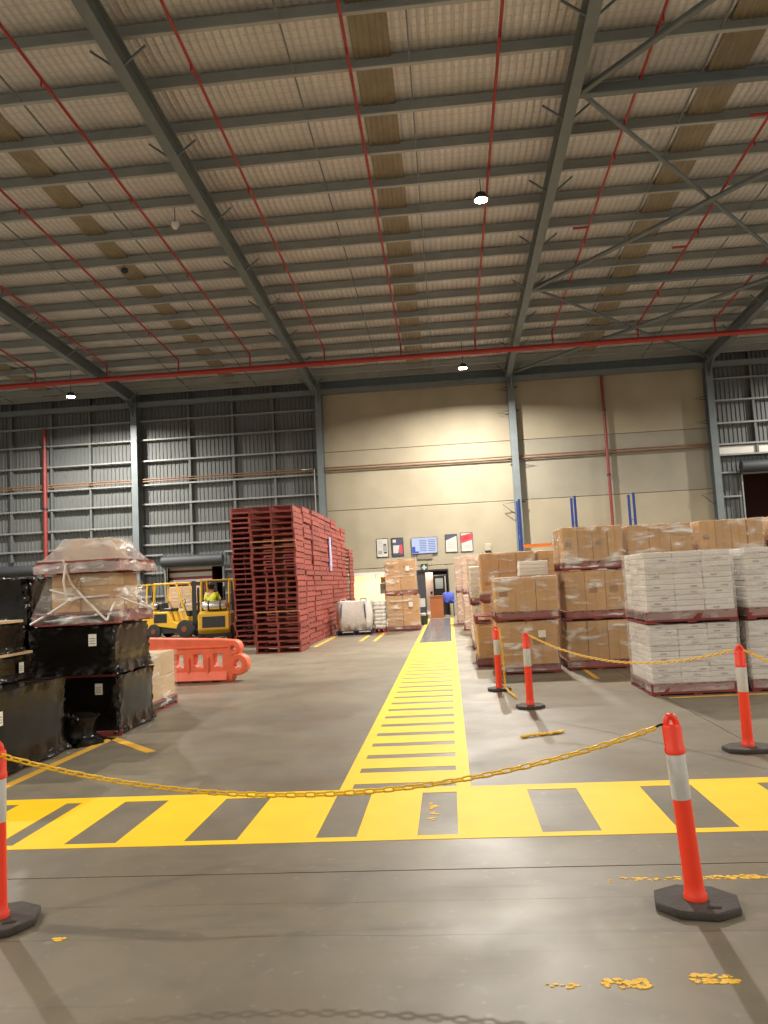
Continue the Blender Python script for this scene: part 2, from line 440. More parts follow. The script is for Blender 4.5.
# bottom row, left bay with the office window and the doorway cut out
WX0, WX1, WZ0, WZ1 = -4.62, -2.30, .80, 2.0
DX0, DX1, DZ1 = -1.50, -.06, 2.04
panel(-5.65, WX0, 0, ZJ[1]-g); panel(WX0, WX1, 0, WZ0); panel(WX0, WX1, WZ1, ZJ[1]-g); panel(WX1, DX0, 0, ZJ[1]-g)
panel(DX0, DX1, DZ1, ZJ[1]-g); panel(DX1, 3.36-g, 0, ZJ[1]-g); panel(3.36+g, 12.25, 0, ZJ[1]-g)
for r in range(1, 4):
    panel(-5.65, 3.36-g, ZJ[r]+g, ZJ[r+1]-g); panel(3.36+g, 12.25, ZJ[r]+g, ZJ[r+1]-g, WALLD if r == 2 else WALLC)
for z in ZJ[1:4]: MB().box(-5.65, 12.25, YW+.02, YW+.19, z-g, z+g).build('joint_seal', SEAL, wb)
MB().box(3.36-g, 3.36+g, YW+.02, YW+.19, 0, 10.9).build('joint_seal', SEAL, wb)
MB().box(-5.65, 12.25, YW+.0, YW+.2, 10.9, 11.6).build('concrete_panel', STEEL, wb)
def cladding(x0, x1, z0, z1):
    p = .19; n = max(1, round((x1-x0)/p)); p = (x1-x0)/n; mb = MB(); prof = []
    for i in range(n):
        a = x0+p*i; prof += [(a, 0), (a+p*.30, 0), (a+p*.42, -.035), (a+p*.58, -.035), (a+p*.70, 0)]
    prof.append((x1, 0)); c = len(prof)
    for z in (z0, z1):
        for (x, d) in prof: mb.v.append((x, YW+.18+d, z))
    for i in range(c-1): mb.f.append((i, i+1, c+i+1, c+i))
    mb.build('cladding_sheet', CLAD, wb, fix=False)
TOP = 11.6
DOORS = [(-22.75, -19.80, 2.80), (-13.35, -10.60, 2.86), (13.45, 17.2, 5.72)]
# cladded bays: x0, x1, door
for (x0, x1, dr) in ((-34, -23.55, None), (-23.55, -14.6, DOORS[0]), (-14.6, -5.65, DOORS[1]), (12.25, 21.2, DOORS[2]), (21.2, 34, None)):
    if dr:
        cladding(x0, dr[0], 0, TOP); cladding(dr[1], x1, 0, TOP); cladding(dr[0], dr[1], dr[2], TOP)
    else: cladding(x0, x1, 0, TOP)
GZ = [9.95, 9.03, 8.0, 6.84, 5.90, 4.86, 3.95, 3.45, 2.6, 1.5]
def girt(x0, x1, z):
    MB().prism([(YW-.10, 0), (YW+.15, 0), (YW+.15, .012), (YW-.088, .012), (YW-.088, .075), (YW-.10, .075)], x0, x1, 'yz').build('girt', GIRT, wb, (0, 0, z))
for (x0, x1, dr) in ((-23.55, -14.6, DOORS[0]), (-14.6, -5.65, DOORS[1])):
    for z in GZ:
        if z < dr[2]+.7: girt(x0+.15, dr[0]-.12, z); girt(dr[1]+.12, x1-.15, z)
        else: girt(x0+.15, x1-.15, z)
for z in (10.08, 9.07, 8.02, 7.05, 6.56): girt(12.4, 21.0, z)
for z in (5.75, 4.66, 3.6, 2.5, 1.4): girt(12.4, 13.35, z); girt(17.3, 21.0, z)
MB().box(12.42, 21, YW+.02, YW+.10, 6.62, 7.0).build('fascia_sheet', WHITEP, wb)
for x in (-21.0, -18.95, -17.0, -12.05, -9.9, -7.93, 14.25, 17.9):
    zb = 3.5 if x < 0 else 6.6
    MB().box(x-.05, x+.05, YW-.06, YW+.13, zb, 11.3).build('wall_mullion', CLAD, wb)
for X in COLX:
    mb = MB(); w = .15
    mb.box(-w, w, YW-.52, YW-.495, 0, 11.2); mb.box(-w, w, YW-.055, YW-.03, 0, 11.2); mb.box(-.01, .01, YW-.495, YW-.055, 0, 11.2)
    mb.prism([(YW-.5, 10.75), (YW-1.4, 10.82), (YW-.5, 10.1)], -.012, .012, 'yz')
    cl = mb.build('column', STEEL, wb, (X, 0, 0))
    if X in (3.36, 12.25):
        for z, s in ((10.35, -1), (9.25, -1), (7.0, 1), (5.0, -1)) if X < 4 else ((9.3, -1), (8.2, -1), (4.9, -1)):
            x = s*.15
            MB().path([(x, YW-.3, z), (x+s*.55, YW-.3, z-.08), (x, YW-.3, z-(.55 if z < 6 else .16))], .016, 6).build('bracket', BLACKM, cl)
            MB().path([(-x, YW-.3, z), (-x-s*.18, YW-.3, z)], .03, 6).build('bracket', BLACKM, cl)
# small service pipes along the wall, in bay lengths
for z, r in ((7.14, .035), (7.03, .035)):
    for (x0, x1) in ((-23.3, -5.5), (-5.5, 3.36), (3.36, 12.1)):
        MB().tube((x0, YW-.14, z), (x1, YW-.14, z), r, 8).build('service_pipe', BRNP, wb, smooth=True)
MB().path([(-6.0, YW-.2, 3.6), (-6.0, YW-.2, 7.12), (-6.6, YW-.2, 7.12)], .03, 8).build('service_pipe', WHITEP, wb)
for (x0, x1) in zip(COLX, COLX[1:]):
    MB().box(x0+.15, x1-.15, YW-.42, YW-.2, 10.62, 10.86).build('eave_beam', STEEL, wb)

# ---- rooms behind window and doorway; added dark boxes imitate darkness behind dock doors
def shell(name, x0, x1, y1, z1, mat):
    s = struct(name); y0 = YW+.2; t = .1
    MB().box(x0-t, x0, y0, y1, 0, z1).build('side_wall', mat, s); MB().box(x1, x1+t, y0, y1, 0, z1).build('side_wall', mat, s)
    MB().box(x0-t, x1+t, y1, y1+t, 0, z1+t).build('rear_wall', mat, s); MB().box(x0-t, x1+t, y0, y1, z1, z1+t).build('room_ceiling', mat, s)
    return s
shell('wall_office', -5.2, -1.75, 39.2, 2.5, OFFW)
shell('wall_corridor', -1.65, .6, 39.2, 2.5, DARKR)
shell('wall_dark_backing_left', -23.2, -19.3, 40.5, 3.4, DARKR)
shell('wall_dark_backing_middle', -13.8, -10.1, 40.5, 3.4, DARKR)
shell('wall_dark_backing_right', 13.1, 17.7, 40.5, 6.2, M('dim_red_brown_backing', (72, 42, 38), .85, var=.15, vscale=1.2))
ol = bpy.data.lights.new('office_tube', 'AREA'); ol.shape = 'RECTANGLE'; ol.size = 1.8; ol.size_y = .5; ol.energy = 150; ol.color = (1, .9, .68)
olo = bpy.data.objects.new('office_tube', ol); COL.objects.link(olo); olo.location = (-3.4, 37.6, 2.44)
cl_ = bpy.data.lights.new('corridor_fill', 'AREA'); cl_.shape = 'RECTANGLE'; cl_.size = .9; cl_.size_y = .2; cl_.energy = 32; cl_.color = (1, .9, .78)  # unseen lamp added to brighten the pale inner door
clo = bpy.data.objects.new('corridor_fill', cl_); COL.objects.link(clo); clo.location = (-.6, 36.45, 2.45)
# office window
w1 = struct('window_1')
MB().box(WX0-.05, WX1+.05, YW-.03, YW+.0, WZ1, WZ1+.13).build('window_head', WHITEP, w1)
for x in (WX0, -3.42, WX1-.05): MB().box(x, x+.05, YW+.05, YW+.12, WZ0, WZ1).build('window_frame', WHITEP, w1)
MB().box(WX0, WX1, YW-.02, YW+.14, WZ0-.04, WZ0).build('window_sill', WHITEP, w1)
MB().box(-3.1, -2.5, 37.2, 37.5, 0, 1.5).build('filing_shelf', CARTP, w1)
for (x, z, w, h, mt) in ((-3.3, 1.1, .3, .5, PGREY), (-3.25, 1.62, .22, .28, CART), (-2.95, 1.55, .25, .3, PAPER), (-2.62, 1.2, .2, .3, PNAVY), (-2.9, 1.0, .3, .3, CART)):
    MB().box(x, x+w, 37.16, 37.2, z, z+h).build('shelf_item', mt, w1)
MB().box(-2.72, -2.45, YW+.20, YW+.21, 1.5, 1.85).build('notice', PAPER, w1)

# ---- roller doors
def roller(n, d, stripes):
    x0, x1, h = d; s = struct('door_%d' % n)
    MB().lathe([(.24, x0-.1), (.26, x0-.08), (.26, x1+.08), (.24, x1+.1)], 16, (0, YW-.28, h+.27), 'x').build('shutter_roll', DRUMM, s, smooth=True)
    MB().box(x0-.06, x1+.06, YW-.12, YW-.02, h-.05, h+.06).build('door_head', GIRT, s)
    for x in (x0-.06, x1): MB().box(x, x+.06, YW-.12, YW+.05, 0, h).build('door_guide', GIRT, s)
    return s
roller(1, DOORS[0], 0); d2 = roller(2, DOORS[1], 1); roller(3, DOORS[2], 0)
tr = thing('truck_trailer', 'maroon and white striped trailer back seen through the open dock door', 'trailer', (-12.3, 36.55, 0))
MB().box(-1.1, 1.0, 0, 2.4, .9, 3.2).build('trailer_body', TRUCKM, tr)
for z0, z1 in ((2.72, 2.86), (2.40, 2.60), (2.12, 2.26)): MB().box(-1.1, 1.0, -.03, 0, z0, z1).build('white_stripe', WHITEP, tr)
for x in (-.7, .7): MB().lathe([(.45, -.12), (.5, -.1), (.5, .1), (.45, .12)], 18, (x, .6, .5), 'x').build('trailer_wheel', TYRE, tr, smooth=True)
MB().box(-1.1, 1.0, .1, 2.4, .75, .9).build('chassis', BLACKM, tr)

# ================================================================== LAMPS
def lamp(x, y, z, label, lit=True):
    t = thing('high_bay_lamp', label, 'lamp', (x, y, z), 0, 'round lamps hanging from the roof')
    MB().lathe([(.10, .16), (.13, .16), (.15, .08), (.19, .05), (.20, .0), (.185, -.012)], 24).build('housing', BLACKM, t, smooth=True)
    MB().lathe([(.165, -.03), (.17, -.014), (.16, -.012)], 24).build('diffuser', LAMPE, t, smooth=True)
    zt = zr(y, 11.25)-z
    if zt > .2: MB().tube((0, 0, .15), (0, 0, zt), .012, 6).build('suspension_rod', BLACKM, t)
    l = bpy.data.lights.new('lamp_light', 'AREA'); l.shape = 'DISK'; l.size = .34; l.energy = LAMP_W; l.color = LAMP_COL; l.spread = R(164)
    lo = bpy.data.objects.new('lamp_light', l); COL.objects.link(lo); lo.parent = t; lo.location = (0, 0, -.05)
lamp(1.43, 19.80, 11.56, 'bright round lamp above the middle of the hall, nearest one in view')
lamp(1.10, 31.80, 10.36, 'bright round lamp close to the beige wall, below the red pipe')
lamp(-15.84, 31.80, 10.36, 'bright round lamp at far left in front of grey cladding')
for i, (x, y) in enumerate([(-16.6, 19.8), (19.4, 19.8), (19.4, 31.8), (-16.6, -7.2), (19.4, -7.2), (-16.6, 6.3), (19.4, 6.3)]):
    lamp(x, y, zr(y, 10.68), 'round hall lamp hanging outside the photograph, ' + ['far left', 'far right', 'right back corner', 'behind left', 'behind right', 'level with the bollards at left', 'level with the bollards at right'][i])

# ================================================================== SPRINKLER PIPEWORK
sp = thing('sprinkler_pipework', 'red sprinkler main and branch pipes hung under the roof', 'pipes')
MB().tube((-34, 31.0, 10.76), (34, 31.0, 10.76), .105, 12).build('main_pipe', REDP, sp, smooth=True)
for x in (-20.2, -17.0, -13.85, -10.75, -7.7, -4.57, -1.41, 1.62, 4.73, 8.1, 11.1, 14.2):
    pts = [(x, y, zr(y, 11.10)) for y in (-4, 31.0)]+[(x, 31.0, 10.8)]
    b = MB().path(pts, .034, 8).build('branch_pipe', REDP, sp, smooth=True)
    for y in (14.4, 18.9, 23.3, 27.8):
        MB().tube((x, y, zr(y, 11.10)), (x, y, zr(y, 11.10)-.16), .02, 6).build('sprinkler_head', REDP, b)
for x, y in ((4.73, 13.5), (4.73, 22.6), (8.1, 17.9), (8.1, 24.4)):
    MB().tube((x-.45, y, zr(y, 11.10)), (x, y, zr(y, 11.10)), .04, 8).build('cross_pipe', REDP, sp)
for x, z0, z1, r in ((-19.2, 0, 9.9, .1), (7.55, 0, 10.7, .07)):
    rp = thing('riser_pipe', 'red vertical riser pipe on the ' + ('grey cladding at far left' if x < 0 else 'beige concrete wall at right'), 'pipe', (x, YW-.2, 0), 0, 'red riser pipes on the back wall')
    MB().tube((0, 0, z0), (0, 0, z1), r, 10).build('pipe', M('dull_red_riser_paint', (116, 42, 38), .5, var=.08), rp, smooth=True)
    for z in (3, 6, 9): MB().lathe([(r+.03, z-.04), (r+.03, z+.04)], 10).build('clamp', BLACKM, rp)
for (x, y, z, n) in ((-9.55, 22.8, 11.74, 'lower'), (-6.85, 19.8, 11.56, 'upper')):
    t = thing('ceiling_sensor', n+' of two small ceiling sensors left of the long rafter', 'sensor', (x, y, z), 0, 'small sensors under the roof')
    MB().lathe([(.05, .12), (.11, .1), (.11, .02), (.06, -.05), (.01, -.06)], 14).build('dome', WHITEP if n == 'upper' else BLACKM, t, smooth=True)
    MB().tube((0, 0, .1), (0, 0, zr(y, 11.25)-z), .012, 6).build('drop_rod', BLACKM, t)

# ================================================================== FLOOR MARKINGS
def slabbox(mb, x0, x1, y0, y1, h=.003): return mb.box(x0, x1, y0, y1, 0, h)
bd = thing('crossing_band', 'wide yellow painted band with dark openings across the foreground floor', 'floor marking', (0, 5.74, 0))
OPEN = [(-4.75, -4.40), (-3.98, -3.58), (-3.18, -3.05), (-2.69, -2.33), (-1.86, -1.50), (-.97, -.70), (-.30, -.035), (.505, .88), (1.355, 1.735), (2.22, 2.60), (3.07, 3.45), (3.9, 4.28)]
BY0, BY1 = 5.12, 6.36
MB().box(-7, 6, 6.21-5.74, BY1-5.74, 0, .003).build('edge_stripe', YELLOW, bd)
MB().box(-7, 6, BY0-5.74, 5.20-5.74, 0, .003).build('edge_stripe', YELLOW, bd)
edges = [-7]+[v for o in OPEN for v in o]+[6]
for i in range(0, len(edges), 2):
    MB().box(edges[i], edges[i+1], 5.20-5.74, 6.21-5.74, 0, .003).build('paint_block', YELLOW, bd)
lw = thing('ladder_walkway', 'long yellow ladder-striped walkway leading to the doorway', 'floor marking', (-.45, 6.36, 0))
LX0, LX1, LY1 = -.975, .08, 20.9
MB().box(LX0+.45, -.875+.45, .0, LY1-6.36, 0, .003).build('edge_stripe', YELLOW, lw)
MB().box(-.035+.45, LX1+.45, .0, LY1-6.36, 0, .003).build('edge_stripe', YELLOW, lw)
y = 6.53; prev = 6.53
rme = None
while y < LY1-.3:
    a, b = prev, y+.53-.15
    if y == 6.53: a = 6.53
    MB().box(-.875+.45, -.035+.45, y-6.36, min(y+.37, LY1)-6.36, 0, .003).build('rung', YELLOW, lw)
    y += .53
MB().box(-.875+.45, -.035+.45, 0, .02, 0, .003).build('rung', YELLOW, lw)
def line(pts, w, label, mat=YLINE, group=None):
    (xa, ya), (xb, yb) = pts; d = Vector((xb-xa, yb-ya, 0)); ln = d.length; a = math.atan2(d.y, d.x)
    o = MB().box(0, ln, -w/2, w/2, 0, .003).build('floor_line', mat, None, (xa, ya, 0), (0, 0, a))
    return tag(o, label, 'floor line', group or 'yellow floor lines')
line([(-.93, 20.9), (-.93, 33.2)], .1, 'left yellow line from the ladder walkway up to the doorway')
line([(.03, 20.9), (.03, 33.2)], .1, 'right yellow line from the ladder walkway up to the doorway')
o = MB().box(-.88, -.02, 20.9, 33.2, 0, .002).build('floor_strip', M('dark_floor_paint', (92, 92, 94), .25, var=.1, vscale=2)); tag(o, 'dark glossy floor strip between the lines before the doorway', 'floor strip')
line([(-4.08, 6.3), (-4.02, 8.98)], .10, 'yellow storage line along the foot of the black wrapped loads')
line([(-4.05, 8.98), (-3.22, 8.10)], .11, 'short slanted yellow line at the end of the black loads')
line([(2.70, 10.30), (5.4, 10.36)], .06, 'yellow line in front of the white carton pallets')
line([(2.2, 12.4), (2.2, 14.2)], .07, 'short yellow line beside the brown carton pallets')
line([(-2.62, 22.3), (-2.62, 24.6)], .1, 'left of two short yellow lines before the white bulk bag')
line([(-2.2, 22.1), (-2.2, 25.6)], .1, 'right of two short yellow lines before the brown carton stack')
line([(-3.72, 21), (-3.72, 25)], .1, 'yellow line along the foot of the red pallet stacks')
def flakes(x0, x1, y0, y1, n, sz, label, dens=None):
    mb = MB()
    for i in range(n):
        u = random.random(); x = x0+(x1-x0)*u; y = random.uniform(y0, y1)
        if dens and random.random() > dens(u): continue
        k = random.randint(4, 6); a0 = random.random()*6; s = sz*random.uniform(.4, 1.3)
        poly = [(x+s*1.3*math.cos(a0+6.283*j/k)*random.uniform(.6, 1.2), y+s*.8*math.sin(a0+6.283*j/k)*random.uniform(.6, 1.2)) for j in range(k)]
        mb.prism(poly, 0, random.uniform(.0012, .004), 'xy')
    o = mb.build('worn_paint_mark', YWORN, None); tag(o, label, 'paint mark', None, 'stuff'); return o
flakes(.70, 1.9, 4.37, 4.42, 260, .012, 'worn yellow paint line behind the front right bollard', lambda u: .25+.9*u)
flakes(.30, .42, 3.29, 3.35, 12, .012, 'few yellow paint flecks on the front floor')
flakes(.52, .70, 3.29, 3.36, 70, .012, 'larger worn yellow paint patch on the front floor')
flakes(.88, 1.05, 3.32, 3.39, 70, .012, 'worn yellow paint patch below the front right bollard')
flakes(-2.02, -1.96, 3.78, 3.81, 8, .016, 'yellow paint fleck beside the left bollard base')
flakes(-.24, -.18, 5.5, 6.0, 16, .018, 'yellow paint chips inside the dark band opening')
flakes(1.02, 1.1, 2.98, 3.0, 6, .03, 'yellow paint scrap at the bottom right corner')
# scrap of yellow chain/tape on the floor
mb = MB()
for k in range(3):
    mb.path([(.64+.46*i/9, 8.14+.19*i/9+random.uniform(-.04, .04), .012+.01*random.random()) for i in range(10)], .011, 5)
tag(mb.build('yellow_tape_scrap', YWORN, None), 'crumpled scrap of yellow tape lying on the open floor', 'tape')

# ================================================================== BOLLARDS AND CHAINS
def octa(w, d, c=.36):
    return [(-w+w*c*1.0, -d), (w-w*c, -d), (w, -d+d*c), (w, d-d*c), (w-w*c, d), (-w+w*c, d), (-w, d-d*c), (-w, -d+d*c)]
def bollard(x, y, rz, label, w=.185, d=.18, lean=(0, 0), grip=True):
    t = thing('bollard', label, 'bollard', (x, y, 0), 0, 'orange bollards with white bands')
    hole = [(.03, -.118), (.11, -.118), (.11, -.075), (.03, -.075)]
    me = shape2d('base', [octa(w, d, .55)] + ([hole] if grip else []), .012, .008)
    put('base', me, RUBBER, t, (0, 0, .02), (0, 0, rz))
    def prt(n, prof, mat):
        return MB().lathe(prof, 22).build(n, mat, t, (0, 0, 0), (lean[1], lean[0], 0), smooth=True)
    prt('stem', [(.054, .034), (.056, .06), (.049, .07), (.046, .12), (.0435, .515), (.0435, .735)], ORANGE)
    prt('reflective_band', [(.0445, .515), (.0452, .518), (.0452, .733), (.0445, .735)], REFL)
    c = prt('cap', [(.046, .733), (.050, .737), (.050, .76), (.0465, .765), (.0465, .865), (.042, .875), (.02, .878)], ORANGE)
    mb = MB(); mb.path([(.024*math.cos(R(a)), 0, .876+.040*math.sin(R(a))) for a in range(-10, 191, 20)], .0165, 8)
    mb.build('loop', ORANGE, c, smooth=True)
    return t
bollard(1.11, 4.04, R(-12), 'nearest orange bollard at right, on a black octagonal base', .185, .16, lean=(-.058, 0))
bollard(2.56, 7.28, R(5), 'orange bollard beside the white carton pallets at right', .20, .15, grip=False)
bollard(.92, 9.95, R(8), 'orange bollard in front of the lower brown cartons', .16, .15, grip=False)
bollard(.64, 11.55, R(0), 'farthest orange bollard, with a yellow chain hanging down it', .16, .15, grip=False)
bollard(-2.41, 3.97, R(20), 'orange bollard cut by the left edge of the picture', .185, .18)
def link_mesh(l=.066, w=.034, r=.0052, n=12, m=5):
    mb = MB(); pts = []
    for i in range(n):
        a = 2*math.pi*i/n; x = (w/2-r)*math.cos(a); z = (w/2-r)*math.sin(a) + (l-w)/2*(1 if math.sin(a) >= 0 else -1)
        pts.append(Vector((x, 0, z)))
    for i, p in enumerate(pts):
        d = (pts[(i+1) % n]-pts[i-1]).normalized(); nrm = d.cross(Vector((0, 1, 0)))
        for k in range(m):
            t = 2*math.pi*k/m; mb.v.append(tuple(p+nrm*r*math.cos(t)+Vector((0, 1, 0))*r*math.sin(t)))
    for i in range(n):
        for k in range(m):
            mb.f.append((i*m+k, i*m+(k+1) % m, ((i+1) % n)*m+(k+1) % m, ((i+1) % n)*m+k))
    return mb
def along(pts, pitch):
    pts = [Vector(p) for p in pts]; out = []; need = 0.0
    for a, b in zip(pts, pts[1:]):
        ln = (b-a).length; s = need
        while s < ln: out.append((a+(b-a)*(s/ln), (b-a).normalized())); s += pitch
        need = s-ln
    return out
def quad_curve(p0, p1, sag, n=60):
    p0, p1 = Vector(p0), Vector(p1)
    return [p0.lerp(p1, i/n)-Vector((0, 0, sag*4*(i/n)*(1-i/n))) for i in range(n+1)]
LM = link_mesh().mesh('link', smooth=True)
def chain(name, pts, label, joined=False, pitch=.05):
    res = along(pts, pitch)
    if joined:
        mb = MB(); lk = link_mesh(n=8, m=4)
        for i, (p, d) in enumerate(res):
            mt = Matrix.Translation(p) @ d.to_track_quat('Z', 'Y').to_matrix().to_4x4() @ Matrix.Rotation(R(90)*(i % 2)+.3, 4, 'Z')
            b = len(mb.v); mb.v += [tuple(mt @ Vector(v)) for v in lk.v]; mb.f += [tuple(b+q for q in f) for f in lk.f]
        o = mb.build(name, CHAINM, None, smooth=True, fix=False); return tag(o, label, 'chain', 'yellow plastic chains')
    t = thing(name, label, 'chain', (0, 0, 0), 0, 'yellow plastic chains')
    t.location = pts[len(pts)//2]; off = Vector(t.location)
    for i, (p, d) in enumerate(res):
        o = put('link', LM, CHAINM, t, p-off)
        o.rotation_euler = (d.to_track_quat('Z', 'Y').to_matrix().to_4x4() @ Matrix.Rotation(R(90)*(i % 2)+.35, 4, 'Z')).to_euler()
    return t, off
ct, off = chain('barrier_chain', quad_curve((-2.385, 3.94, .862), (.985, 4.05, .858), .262), 'long yellow chain sagging across the foreground between two bollards')
MB().path([(.985-off.x, 4.05-off.y, .858-off.z), (1.005-off.x, 4.05-off.y, .87-off.z), (1.03-off.x, 4.045-off.y, .875-off.z)], .007, 6).build('hook', BLACKM, ct)
chain('barrier_chain', quad_curve((.97, 9.93, .89), (2.52, 7.30, .885), .215, 40), 'yellow chain between the brown carton bollard and the right bollard', True, .045)
chain('barrier_chain', quad_curve((2.61, 7.26, .87), (4.6, 6.6, .86), .30, 40), 'yellow chain running off the right edge from the right bollard', True, .045)
chain('barrier_chain', [(.69, 11.5, .87), (.715, 11.47, .5), (.72, 11.42, .06), (.76, 11.15, .03), (.80, 10.75, .03), (.81, 10.66, .03)], 'yellow chain hanging down the farthest bollard onto the floor', True, .045)

# ================================================================== PALLETS
PAL_CACHE = {}
def pallet_meshes(w, d, h=.15):
    k = (round(w, 3), round(d, 3))
    if k not in PAL_CACHE:
        be = MB().box(-.025, .025, -d/2, d/2, .02, h-.02).mesh('bearer')
        bw = .11
        bo = MB().box(-w/2, w/2, -bw/2, bw/2, h-.021, h).mesh('deck_board')
        bb = MB().box(-w/2, w/2, -bw/2, bw/2, 0, .021).mesh('bottom_board')
        one = MB()
        for x in (-w/2+.025, 0, w/2-.025): one.box(x-.025, x+.025, -d/2, d/2, .02, h-.02)
        for i in range(7): y = -d/2+.055+(d-.11)*i/6; one.box(-w/2, w/2, y-.055, y+.055, h-.021, h)
        for i in range(3): y = -d/2+.055+(d-.11)*i/2; one.box(-w/2, w/2, y-.055, y+.055, 0, .021)
        PAL_CACHE[k] = (be, bo, bb, one.mesh('pallet', fix=False))
    return PAL_CACHE[k]
def mesh_with(me, mat, cache={}):
    k = (me.name, mat.name)
    if k not in cache:
        c = me.copy(); c.materials.clear(); c.materials.append(mat); cache[k] = c
    return cache[k]
def pallet_parts(parent, w, d, mat, wood=()):
    be, bo, bb, _ = pallet_meshes(w, d)
    for x in (-w/2+.025, 0, w/2-.025): put('bearer', mesh_with(be, mat), None, parent, (x, 0, 0))
    for i in range(7): put('deck_board', mesh_with(bo, WOOD if i in wood else mat), None, parent, (0, -d/2+.055+(d-.11)*i/6, 0))
    for i in range(3): put('bottom_board', mesh_with(bb, mat), None, parent, (0, -d/2+.055+(d-.11)*i/2, 0))

def carton_mesh(w, d, h, cache={}):
    k = (round(w, 3), round(d, 3), round(h, 3))
    if k not in cache: cache[k] = MB().box(-w/2, w/2, -d/2, d/2, 0, h).mesh('carton', bevel=min(.008, h*.12))
    return cache[k]
def wrap_mesh(name, w, d, z0, z1, amp=.01, flare=0.0, seed=0, nx=18, nz=16, top=True, round_=.03, waist=0.0):
    """a film skin: rounded box ring subdivided and puckered, open at the bottom"""
    rnd = random.Random(seed); ring = []
    def side(p, q, n):
        for i in range(n): ring.append((p[0]+(q[0]-p[0])*i/n, p[1]+(q[1]-p[1])*i/n))
    a, b, r = w/2, d/2, round_
    side((-a+r, -b), (a-r, -b), nx); side((a-r, -b), (a, -b+r), 2); side((a, -b+r), (a, b-r), nx); side((a, b-r), (a-r, b), 2)
    side((a-r, b), (-a+r, b), nx); side((-a+r, b), (-a, b-r), 2); side((-a, b-r), (-a, -b+r), nx); side((-a, -b+r), (-a+r, -b), 2)
    n = len(ring); mb = MB(); ph = [rnd.random()*6.28 for _ in range(8)]
    for j in range(nz+1):
        t = j/nz; z = z0+(z1-z0)*t
        for i, (x, y) in enumerate(ring):
            u = i/n*6.283
            cr = min(1.0, abs(x/a*y/b))**6; cr = .05+1.3*cr+1.1*max(0, (.25-t)/.25)+.6*max(0, (t-.88)/.12)
            s = amp*cr*(.5*math.sin(5*u+4*t+ph[0])+.4*math.sin(17*u-7*t+ph[1])+rnd.uniform(-.8, .8))
            s += flare*max(0, (.22-t)/.22)**1.3 - waist*math.sin(math.pi*t)
            l = math.hypot(x/a, y/b); nxv, nyv = (x/a)**5, (y/b)**5; q = math.hypot(nxv, nyv) or 1
            mb.v.append((x+nxv/q*s, y+nyv/q*s, z+(0 if 0 < j < nz else 0)+(rnd.uniform(-.012, .004) if j == nz else 0)))
    for j in range(nz):
        for i in range(n): mb.f.append((j*n+i, j*n+(i+1) % n, (j+1)*n+(i+1) % n, (j+1)*n+i))
    if top:
        base = nz*n; rings = [base]
        for k in (.7, .35):
            b0 = len(mb.v)
            for (x, y) in ring: mb.v.append((x*k, y*k, z1+rnd.uniform(-amp, amp)*.8))
            p = rings[-1]
            for i in range(n): mb.f.append((p+i, p+(i+1) % n, b0+(i+1) % n, b0+i))
            rings.append(b0)
        mb.f.append(tuple(rings[-1]+i for i in range(n)))
    return mb.mesh(name, smooth=True, fix=False)

SEED = [100]
def load(cx, cy, z, w, d, h, label, kind='brown', nc=3, nr=2, nd=2, pal=RPALD, rz=0, group=None, film=FILM, lbl=True, topfilm=True, turn=True):
    """one wrapped pallet load: pallet, cartons, film"""
    SEED[0] += 1; rr = random.Random(SEED[0])
    t = thing('pallet_load', label, 'pallet load', (cx, cy, z), rz, group)
    p = empty('pallet', rz=R(90) if turn else 0, parent=t); pallet_parts(p, d if turn else w, w if turn else d, pal)
    ph = .15; cm = {'brown': CART, 'white': CARTW, 'pale': CARTP}[kind]
    iw, idd, ih = w-.05, d-.05, h-ph-.012
    cw, cdp, ch = iw/nc, idd/nd, ih/nr
    for k in range(nr):
        for i in range(nc):
            for j in range(nd):
                if 0 < i < nc-1 and 0 < j < nd-1 and k < nr-1: continue
                gz = .0025 if kind == 'white' else .004
                o = put('carton', mesh_with(carton_mesh(cw-(.002 if kind == 'white' else .005), cdp-.005, ch-gz), cm), None, t,
                        (-iw/2+cw*(i+.5)+rr.uniform(-.004, .004), -idd/2+cdp*(j+.5)+rr.uniform(-.006, .006), ph+ch*k))
                if j == 0 and kind == 'white' and rr.random() < .55:
                    x = rr.uniform(-cw*.3, cw*.2)
                    MB().box(x, x+cw*.22, -cdp/2-.001, -cdp/2+.004, ch*.35, ch*.62).build('print', PRINT, o)
                if j == 0 and kind == 'brown':
                    MB().box(-.004, .004, -cdp/2-.0005, -cdp/2+.004, .0, ch*.98).build('flap_seam', TAPE, o)
                    if rr.random() < .4:
                        MB().box(-cw*.3, cw*.1, -cdp/2-.0008, -cdp/2+.004, ch*.45, ch*.6).build('print', M('brown_carton_print', (150, 112, 72), .75, var=.05), o)
    put('stretch_film', wrap_mesh('stretch_film', w+.012, d+.012, .05, h-.005, .006, .0, SEED[0], 14, 10, topfilm), film, t)
    if lbl:
        l = MB().box(w*.18, w*.30, -d/2-.012, -d/2-.008, ph+ih*.62, ph+ih*.78).build('paper_label', LABELM, t)
    return t

GP = 'wrapped pallet loads at the right'
